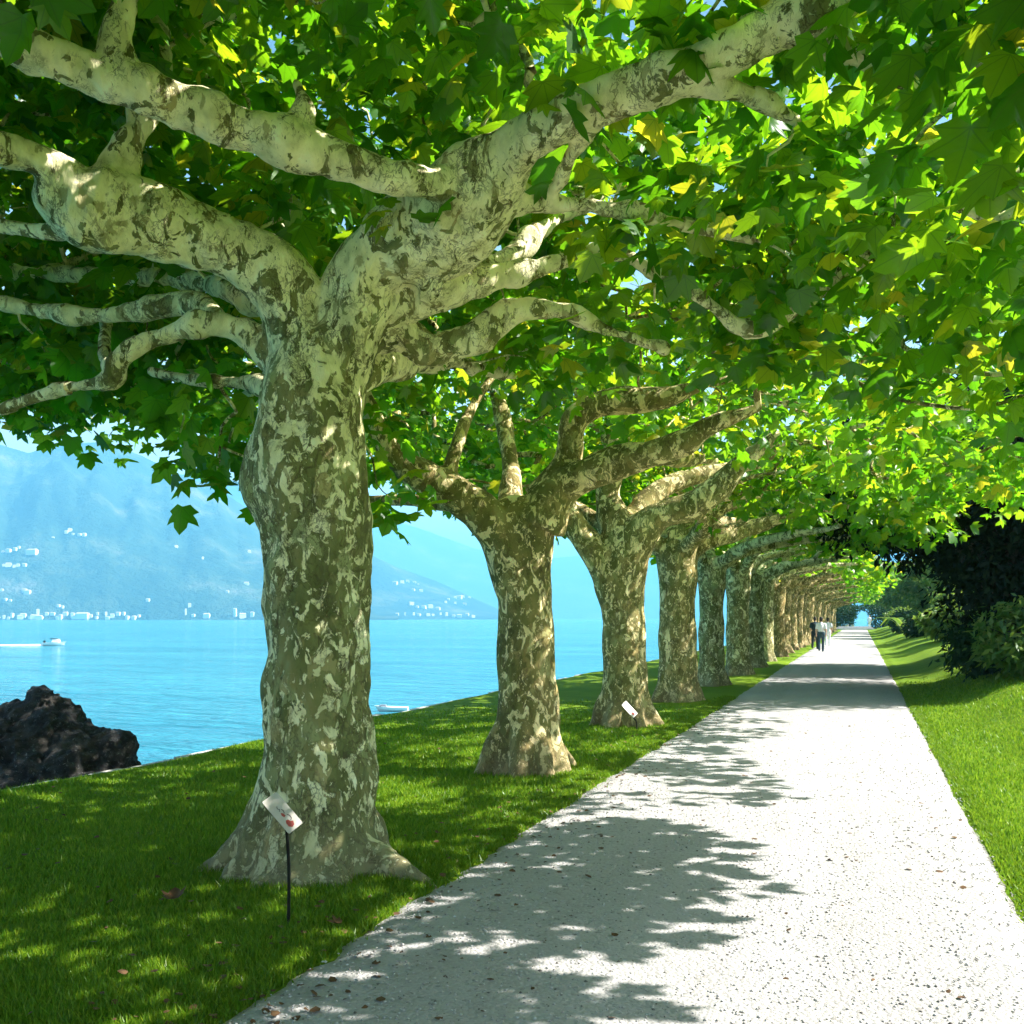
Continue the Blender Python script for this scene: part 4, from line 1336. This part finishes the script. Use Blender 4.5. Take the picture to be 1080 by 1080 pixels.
# ------------------------------------------------------------------ boats
def hull_arrays(L_, B, H, n=14):
    """open-topped hull: stern at x=-L/2, bow at +L/2, with a deck"""
    vs, fs = [], []
    for i in range(n + 1):
        t = i / n
        x = -L_ / 2 + L_ * t
        w = B / 2 * (1 - max(0, (t - 0.45) / 0.55) ** 2.0) * (0.92 + 0.08 * min(1, t * 4))
        w = max(w, 0.01)
        sheer = H * (0.82 + 0.35 * t * t)
        keel = -0.25 * H + max(0, t - 0.75) * 1.6 * H
        for y_, z in ((-w, sheer), (-w * 0.93, sheer * 0.45), (-w * 0.45, keel + 0.08 * H), (0, keel), (w * 0.45, keel + 0.08 * H), (w * 0.93, sheer * 0.45), (w, sheer)):
            vs.append((x + (0.10 * L_ * t ** 3 if z > sheer * 0.6 else 0), y_, z))
    m_ = 7
    for i in range(n):
        for j in range(m_ - 1):
            fs.append((i * m_ + j, (i + 1) * m_ + j, (i + 1) * m_ + j + 1, i * m_ + j + 1))
        fs.append((i * m_ + m_ - 1, (i + 1) * m_ + m_ - 1, (i + 1) * m_, i * m_))
    fs.append(tuple(range(m_)))
    fs.append(tuple(n * m_ + j for j in range(m_ - 1, -1, -1)))
    return vs, fs


bp = at(57, 681, (EYE - LAKE_Z) / 0.0285)
D = (EYE - LAKE_Z) / 0.029
bp = at(57, HORIZON + 29, D)
boat = empty("motorboat", (bp[0], bp[1], LAKE_Z), YAW)
mb = MB(); mb.add(*hull_arrays(3.5, 1.5, 0.62)); mb.build("hull", M['gel'], boat, smooth=False)
mb = MB(); mb.box((0.35, 0, 0.86), (1.1, 1.0, 0.5), 0, 0.78); mb.build("cabin", M['gel'], boat)
mb = MB(); mb.box((-0.05, 0, 1.18), (1.0, 0.85, 0.12), 0, 0.9); mb.build("canopy", M['smoke'], boat)
mb = MB(); mb.box((-1.62, 0, 0.55), (0.3, 0.32, 0.65), 0, 0.8); mb.build("outboard_motor", M['black'], boat)
tag(boat, "small white motorboat speeding across the lake with a white wake", "boat")
# foam wake
wk = []
rngw = np.random.default_rng(4)
px_, f_ = [], []
nw = 70
for i_ in range(nw):
    t = i_ / (nw - 1)
    x = -1.5 - 16 * t
    w = 0.55 + 0.35 * t + rngw.uniform(-.12, .12)
    for q, yy in enumerate((-w, -w * .4, w * .4, w)):
        px_.append((x, yy + 0.2 * math.sin(x * .6), (0.20 * (1 - t) if q in (1, 2) else -0.02) + rngw.uniform(0, .06)))
    if i_:
        b0 = (i_ - 1) * 4
        for q in range(3): f_.append((b0 + q, b0 + q + 1, b0 + q + 5, b0 + q + 4))
wm = np_mesh("wake", px_, f_, True)
wake = link("wake", wm, simple("foam", (0.85, 0.88, 0.9), 0.8, var=0.08, scale=3), None, (bp[0], bp[1], LAKE_Z + 0.03))
wake.rotation_euler = (0, 0, YAW)
tag(wake, kind="stuff")

D2 = (EYE - LAKE_Z) / 0.098
dp = at(414, HORIZON + 98, D2)
din = empty("rowing_boat", (dp[0], dp[1], LAKE_Z), YAW + math.pi)
mb = MB(); mb.add(*hull_arrays(1.55, 0.7, 0.24)); mb.build("hull", M['gel'], din)
mb = MB(); mb.box((0.48, 0, 0.27), (0.42, 0.42, 0.10), 0, 0.7); mb.build("bow_cover", M['hull_grey'], din)
tag(din, "low white dinghy with a grey bow floating just beyond the lawn edge", "boat")

# ------------------------------------------------------------------ plant label signs
def plant_sign(foot, centre, u, v, lu, lv, post_r, lab, style):
    foot = np.array(foot); centre = np.array(centre)
    root = empty("plant_label", tuple(foot))
    u = u / np.linalg.norm(u); v = v - u * np.dot(u, v); v = v / np.linalg.norm(v); n = np.cross(u, v)
    c = centre - foot
    att = c + u * lu * 0.30 - v * lv * 0.30 - n * 0.006
    mb = MB()
    cc = catmull([(0, 0, -0.12, post_r), (0.004, 0, att[2] * 0.5, post_r), (att[0] * .6, att[1] * .6, att[2] - 0.05, post_r), (*att, post_r * 0.8)], 0.03)
    mb.tube(cc[:, :3], cc[:, 3], 8)
    mb.build("post", M['black'], root, smooth=True)
    th = 0.004
    def P(a, b, h): return tuple(c + u * a * lu + v * b * lv + n * h)
    mb = MB()
    k = 0.46
    ring = [(-.5, -k), (-k, -.5), (k, -.5), (.5, -k), (.5, k), (k, .5), (-k, .5), (-.5, k)]
    nn = len(ring)
    mb.add([P(a, b, -th) for a, b in ring] + [P(a, b, 0) for a, b in ring], [tuple(range(nn - 1, -1, -1)), tuple(range(nn, 2 * nn))] + [(i, (i + 1) % nn, nn + (i + 1) % nn, nn + i) for i in range(nn)])
    plate = mb.build("plate", M['white'], root)
    h = 0.0012
    mb = MB()
    def poly(pts): mb.add([P(a, b, h) for a, b in pts], [tuple(range(len(pts)))])
    # red leaf-shaped drawing towards the lower end
    poly([(0.20, -0.16), (0.26, -0.24), (0.36, -0.24), (0.42, -0.10), (0.40, 0.06), (0.31, 0.16), (0.27, 0.02), (0.21, -0.02)])
    poly([(-0.02, -0.10), (0.05, -0.16), (0.12, -0.10), (0.10, 0.02), (0.03, 0.0)])
    mb.build("red_drawing", M['ink_red'], plate)
    mb = MB()
    for a0, b0, pts in ((0, 0, [(-.20, -.02), (-.15, -.10), (-.10, -.02), (-.06, -.10)]), (0, 0, [(-.08, .06), (-.02, .10), (.04, .04)]), (0, 0, [(.10, .12), (.16, .20), (.24, .18), (.26, .08)])):
        pts3 = [P(a0 + a, b0 + b, h) for a, b in pts]
        mb.tube(pts3, [0.0018 * lu / 0.24] * len(pts3), 5)
    mb.build("dark_scribble", M['ink'], plate)
    tag(root, lab, "sign", "plant labels staked by the trunks")


ds = 4.95
foot = at(304, 980, 5.03); foot[2] = gz(foot[0], foot[1])
u = RGT * 0.66 - UPV * 0.72 - FWD * 0.1
v = RGT * 0.62 + UPV * 0.30 + FWD * 0.60
plant_sign(foot, at(298, 857, 5.0), u, v, 0.22, 0.10, 0.009, "white plant label with a red drawing, on a thin black post before the massive trunk", 0)
d3 = 13.7
foot = at(671, 0, d3); foot[2] = gz(foot[0], foot[1])
plant_sign(foot, at(664, 748, d3 - 0.05), u, v, 0.25, 0.13, 0.010, "small white plant label before the V-forked third trunk", 0)

# ------------------------------------------------------------------ people
def person(loc, rz, s, top, legs, hairc, label, group, stride=0.25, pack=None, dress=False):
    root = empty("person", loc, rz)
    b = MB()
    def T_(pts, n=10):
        c = catmull(pts, 0.03); b.tube(c[:, :3], c[:, 3], n); b.add(*ball_arrays(c[-1, :3], c[-1, 3], 5)); b.add(*ball_arrays(c[0, :3], c[0, 3], 5))
    # faces -Y
    legp = {}
    for sx, st in ((-1, stride), (1, -stride)):
        hip = (sx * 0.09, 0, 0.92); knee = (sx * 0.10, -st * 0.55 - 0.03, 0.50); ank = (sx * 0.10, -st * 0.9 + (0.06 if st < 0 else 0), 0.09 + (0.05 if st < 0 else 0))
        legp[sx] = (hip, knee, ank)
        T_([(*hip, .085), (*((np.array(hip) + knee) / 2), .075), (*knee, .055), (*((np.array(knee) * .6 + np.array(ank) * .4)), .055), (*ank, .038)])
        T_([(ank[0], ank[1] + 0.03, ank[2] - 0.045, .038), (ank[0] + sx * .01, ank[1] - 0.09, ank[2] - 0.055, .038), (ank[0] + sx * .015, ank[1] - 0.17, ank[2] - 0.065, .028)])
    T_([(0, 0, 0.90, .13), (0, 0.0, 1.05, .125), (0, 0.0, 1.22, .14), (0, 0, 1.36, .12), (0, 0, 1.43, .07)])
    T_([(-0.13, 0, 1.37, .065), (0.13, 0, 1.37, .065)])
    T_([(0, 0, 1.42, .055), (0, -0.01, 1.52, .052)])
    b.add(*ball_arrays((0, -0.015, 1.63), (.078, .098, .115), 10))
    b.add(*ball_arrays((0, -0.113, 1.615), (.014, .02, .024), 5))
    for sx in (-1, 1): b.add(*ball_arrays((sx * .08, 0, 1.62), (.014, .025, .035), 5))
    arms = {}
    for sx, st in ((-1, -0.16), (1, 0.16)):
        sh = (sx * .185, 0, 1.37); el = (sx * .23, -st * .4 + .03, 1.10); wr = (sx * .22, -st - .03, 0.87)
        arms[sx] = (sh, el, wr)
        T_([(*sh, .055), (*el, .042), (*wr, .028)])
        T_([(*wr, .028), (wr[0], wr[1] - .02, wr[2] - .06, .036), (wr[0], wr[1] - .025, wr[2] - .09, .030)])
        for q, fl in zip((-1.5, -.5, .5, 1.5), (.065, .078, .074, .058)):
            T_([(wr[0], wr[1] - .02 + q * .018, wr[2] - .085, .0085), (wr[0] - sx * .008, wr[1] - .02 + q * .019, wr[2] - .085 - fl * .6, .008), (wr[0] - sx * .022, wr[1] - .02 + q * .019, wr[2] - .085 - fl, .007)], 6)
        T_([(wr[0], wr[1] - .045, wr[2] - .04, .011), (wr[0] - sx * .01, wr[1] - .075, wr[2] - .075, .009), (wr[0] - sx * .015, wr[1] - .08, wr[2] - .10, .008)], 6)
    me = fuse(b, 0.011, 2, "body")
    link("body", me, M['skin'], root)
    # clothes
    b = MB()
    T_([(0, 0, 0.97, .138), (0, 0.0, 1.07, .135), (0, 0.0, 1.22, .147), (0, 0, 1.36, .128), (0, 0, 1.42, .08)], 14)
    T_([(-0.13, 0, 1.37, .078), (0.13, 0, 1.37, .078)])
    for sx in (-1, 1):
        sh, el, _ = arms[sx]
        T_([(*sh, .07), (*((np.array(sh) * .25 + np.array(el) * .75)), .06)])
    link("shirt", fuse(b, 0.014, 2, "shirt"), M[top], root)
    b = MB()
    for sx in (-1, 1):
        hip, knee, ank = legp[sx]
        T_([(hip[0], 0, .90, .108), (*((np.array(hip) + knee) / 2), .09), (*knee, .072), (*ank, .06)])
        b.add(*ball_arrays((ank[0], ank[1] - 0.05, ank[2] - .05), (.052, .13, .042), 8))
    T_([(0, 0, .86, .14), (0, 0, .98, .145)])
    link("trousers", fuse(b, 0.014, 2, "trousers"), M[legs], root)
    b = MB()
    b.add(*ball_arrays((0, 0.012, 1.662), (.086, .10, .098), 10))
    b.add(*ball_arrays((0, 0.05, 1.61), (.078, .066, .10), 8))
    link("hair", fuse(b, 0.011, 2, "hair"), M[hairc], root)
    if pack:
        b = MB()
        b.add(*ball_arrays((0, 0.21, 1.18), (.15, .10, .23), 10)); b.add(*ball_arrays((0, 0.28, 1.10), (.11, .06, .12), 8))
        link("backpack", fuse(b, 0.016, 2, "backpack"), M[pack], root)
    root.scale = (s, s, s)
    tag(root, label, "person", group)
    return root


dP = 46.0
def on_ground(px, d):
    p = at(px, 0, d); p[2] = max(0.02, gz(p[0], p[1])); return tuple(p)
pg = "people walking along the avenue"
person(on_ground(866, 46.0), math.pi + 0.1, 0.97, 'shirt_white', 'cloth_teal', 'hair', "person in a white shirt and dark trousers walking at the left side of the path", pg)
person(on_ground(859.5, 50.0), math.pi - 0.1, 0.98, 'cloth_teal', 'cloth_dark', 'hair', "person in dark clothes with a dark backpack, left of the white-shirted walker", pg, 0.2, 'cloth_dark')
person(on_ground(873, 55.0), math.pi + 0.05, 0.95, 'shirt_white', 'shirt_white', 'hair', "person all in white walking ahead of the white-shirted walker", pg, 0.22)
person((1.15, 144.9, 0.35), 0.2, 1.0, 'shirt_white', 'shirt_white', 'hair', "tiny far person in white standing at the right of the hedge arch", pg, 0.1)

# ------------------------------------------------------------------ grass blades, pebbles, fallen leaves
def trunk_free(x, y, r=0.42):
    ok = np.ones(len(x), bool)
    for ty in TY[:6]:
        ok &= (x - TX) ** 2 + (y - ty) ** 2 > r * r
    return ok


def blades(n, x0, x1, y0, y1, falloff, rng, hmul=1.0):
    x = rng.uniform(x0, x1, n * 3); y = rng.uniform(y0, y1, n * 3)
    d = np.hypot(x, y)
    dep = x * FWD[0] + y * FWD[1]; lat = x * RGT[0] + y * RGT[1]
    vis = (dep > 2.5) & (np.abs(lat) < dep * 0.60 + 0.6)
    p = np.minimum(1, (falloff / np.maximum(d, 0.1)) ** 2)
    p = p * smooth((y1 - d) / 8.0)
    k = vis & (rng.uniform(0, 1, len(x)) < p) & trunk_free(x, y)
    x, y, d = x[k], y[k], d[k]
    m_ = len(x)
    z = ground_z(x, y)
    h = rng.uniform(0.022, 0.055, m_) * hmul * (1 + 0.25 * np.sin(x * 2.1) * np.cos(y * 1.7))
    w = 0.0022 + 0.00055 * d
    a = rng.uniform(0, math.pi, m_)
    lx, ly = rng.normal(0, 0.45, m_) * h, rng.normal(0, 0.45, m_) * h
    b0 = np.stack([x - np.cos(a) * w, y - np.sin(a) * w, z - 0.008], -1)
    b1 = np.stack([x + np.cos(a) * w, y + np.sin(a) * w, z - 0.008], -1)
    t = np.stack([x + lx, y + ly, z + h], -1)
    V = np.stack([b0, b1, t], 1).reshape(-1, 3)
    Fc = np.arange(len(V)).reshape(-1, 3)
    return V, Fc


M['blade'] = leaf_material("grass blade",
    [(0.0, (0.07, 0.165, 0.008)), (0.6, (0.13, 0.25, 0.011)), (1.0, (0.29, 0.36, 0.025))],
    [(0.0, (0.14, 0.33, 0.012)), (1.0, (0.36, 0.52, 0.03))], 0.4, 0.02)
rg = np.random.default_rng(99)
V1, F1 = blades(330000, SHORE_X + 0.05, PATH_L + 0.07, 1.2, 20, 5.0, rg)
V2, F2 = blades(260000, PATH_R - 0.04, 8.0, 3.0, 28, 6.5, rg)
# ragged fringe spilling over the path edges
ne = 60000
ye = rg.uniform(2.5, 20, ne); xe = np.where(rg.uniform(0, 1, ne) < .55, PATH_L + rg.normal(-.04, .06, ne), PATH_R + rg.normal(0.03, .035, ne))
he = rg.uniform(.02, .055, ne); we = 0.003 + 0.0006 * ye; ae = rg.uniform(0, 3.14, ne)
ze = np.maximum(ground_z(xe, ye), 0.0)
V3 = np.stack([np.stack([xe - np.cos(ae) * we, ye - np.sin(ae) * we, ze], -1), np.stack([xe + np.cos(ae) * we, ye + np.sin(ae) * we, ze], -1), np.stack([xe + rg.normal(0, .5, ne) * he, ye + rg.normal(0, .5, ne) * he, ze + he], -1)], 1).reshape(-1, 3)
F3 = np.arange(len(V3)).reshape(-1, 3)
VV = np.vstack([V1, V2, V3]); FF = np.vstack([F1, F2 + len(V1), F3 + len(V1) + len(V2)])
gr = link("grass", np_mesh("grass", VV, FF), M['blade']); tag(gr, kind="stuff")

# loose pebbles on the near path
npb = 10000
xp = rg.uniform(PATH_L + .13, PATH_R - .05, npb * 2); yp = 2.6 + np.minimum(-np.log(rg.uniform(1e-6, 1, npb * 2)) * 4.5, 34)
xp, yp = xp[:npb], yp[:npb]
sp = rg.uniform(0.003, 0.0085, npb) * (1 + 0.03 * np.minimum(yp, 14))
octv = np.array([(1, 0, 0), (0, 1, 0), (-1, 0, 0), (0, -1, 0), (0, 0, .7), (0, 0, -.7)])
octf = np.array([(0, 1, 4), (1, 2, 4), (2, 3, 4), (3, 0, 4), (1, 0, 5), (2, 1, 5), (3, 2, 5), (0, 3, 5)])
ang = rg.uniform(0, 6.28, npb)
O = octv[None] * rg.uniform(.6, 1.4, (npb, 6, 1)) * sp[:, None, None]
ca, sa = np.cos(ang)[:, None], np.sin(ang)[:, None]
V = np.stack([O[..., 0] * ca - O[..., 1] * sa + xp[:, None], O[..., 0] * sa + O[..., 1] * ca + yp[:, None], O[..., 2] + 0.026], -1).reshape(-1, 3)
Fp = (octf[None] + (np.arange(npb) * 6)[:, None, None]).reshape(-1, 3)
m, nt, out = mat("pebbles")
g = nt.nodes.new("ShaderNodeNewGeometry")
col = ramp(nt, g.outputs["Random Per Island"], [(0, (0.12, 0.11, 0.10)), (0.09, (0.28, 0.265, 0.25)), (0.3, (0.40, 0.385, 0.37)), (1, (0.55, 0.535, 0.52))])
principled(nt, out, col, 0.85, None, 0.2)
pb = link("gravel", np_mesh("gravel", V, Fp), m); tag(pb, kind="stuff")

# a few fallen brown leaves on the lawn
def fallen(px, py, s, lab, rz):
    d = EYE * 1000 / (py - HORIZON)
    p = at(px, py, d)
    o = link("fallen_leaf", None if False else np_mesh("fallen_leaf", LEAF_V * s * np.array([1, 1, -1.2]), LEAF_F), M['brownleaf'], None, (p[0], p[1], gz(p[0], p[1]) + 0.055))
    o.rotation_euler = (0.15, -0.1, rz)
    tag(o, lab, "leaf", "fallen leaves")
fallen(183, 958, 0.13, "curled brown fallen leaf on the shaded grass left of the plant label", 0.6)
fallen(360, 985, 0.08, "small brown fallen leaf on the grass right of the plant label post", 2.2)

# tiny dry leaf litter along the path edge and on the lawn
nl = 900
xl = np.concatenate([rg.normal(PATH_L + 0.1, 0.35, 500), rg.uniform(-7.5, PATH_L, 250), rg.uniform(PATH_L, PATH_R, 150)])
yl = 2.8 + 14 * rg.uniform(0, 1, nl) ** 1.5
kp = trunk_free(xl, yl, 0.8)
xl, yl = xl[kp], yl[kp]
zl = np.maximum(ground_z(xl, yl) + np.where(xl < PATH_L - 0.05, 0.035, 0.0), 0.03)
V, Fl = leaf_arrays(np.stack([xl, yl, zl], -1), rg.uniform(0.02, 0.05, len(xl)), LEAFS_V, LEAFS_F, rng=rg, droop=(0, 10), tilt=0.2)
lt = link("leaf_litter", np_mesh("leaf_litter", V, Fl), M['brownleaf']); tag(lt, kind="stuff")
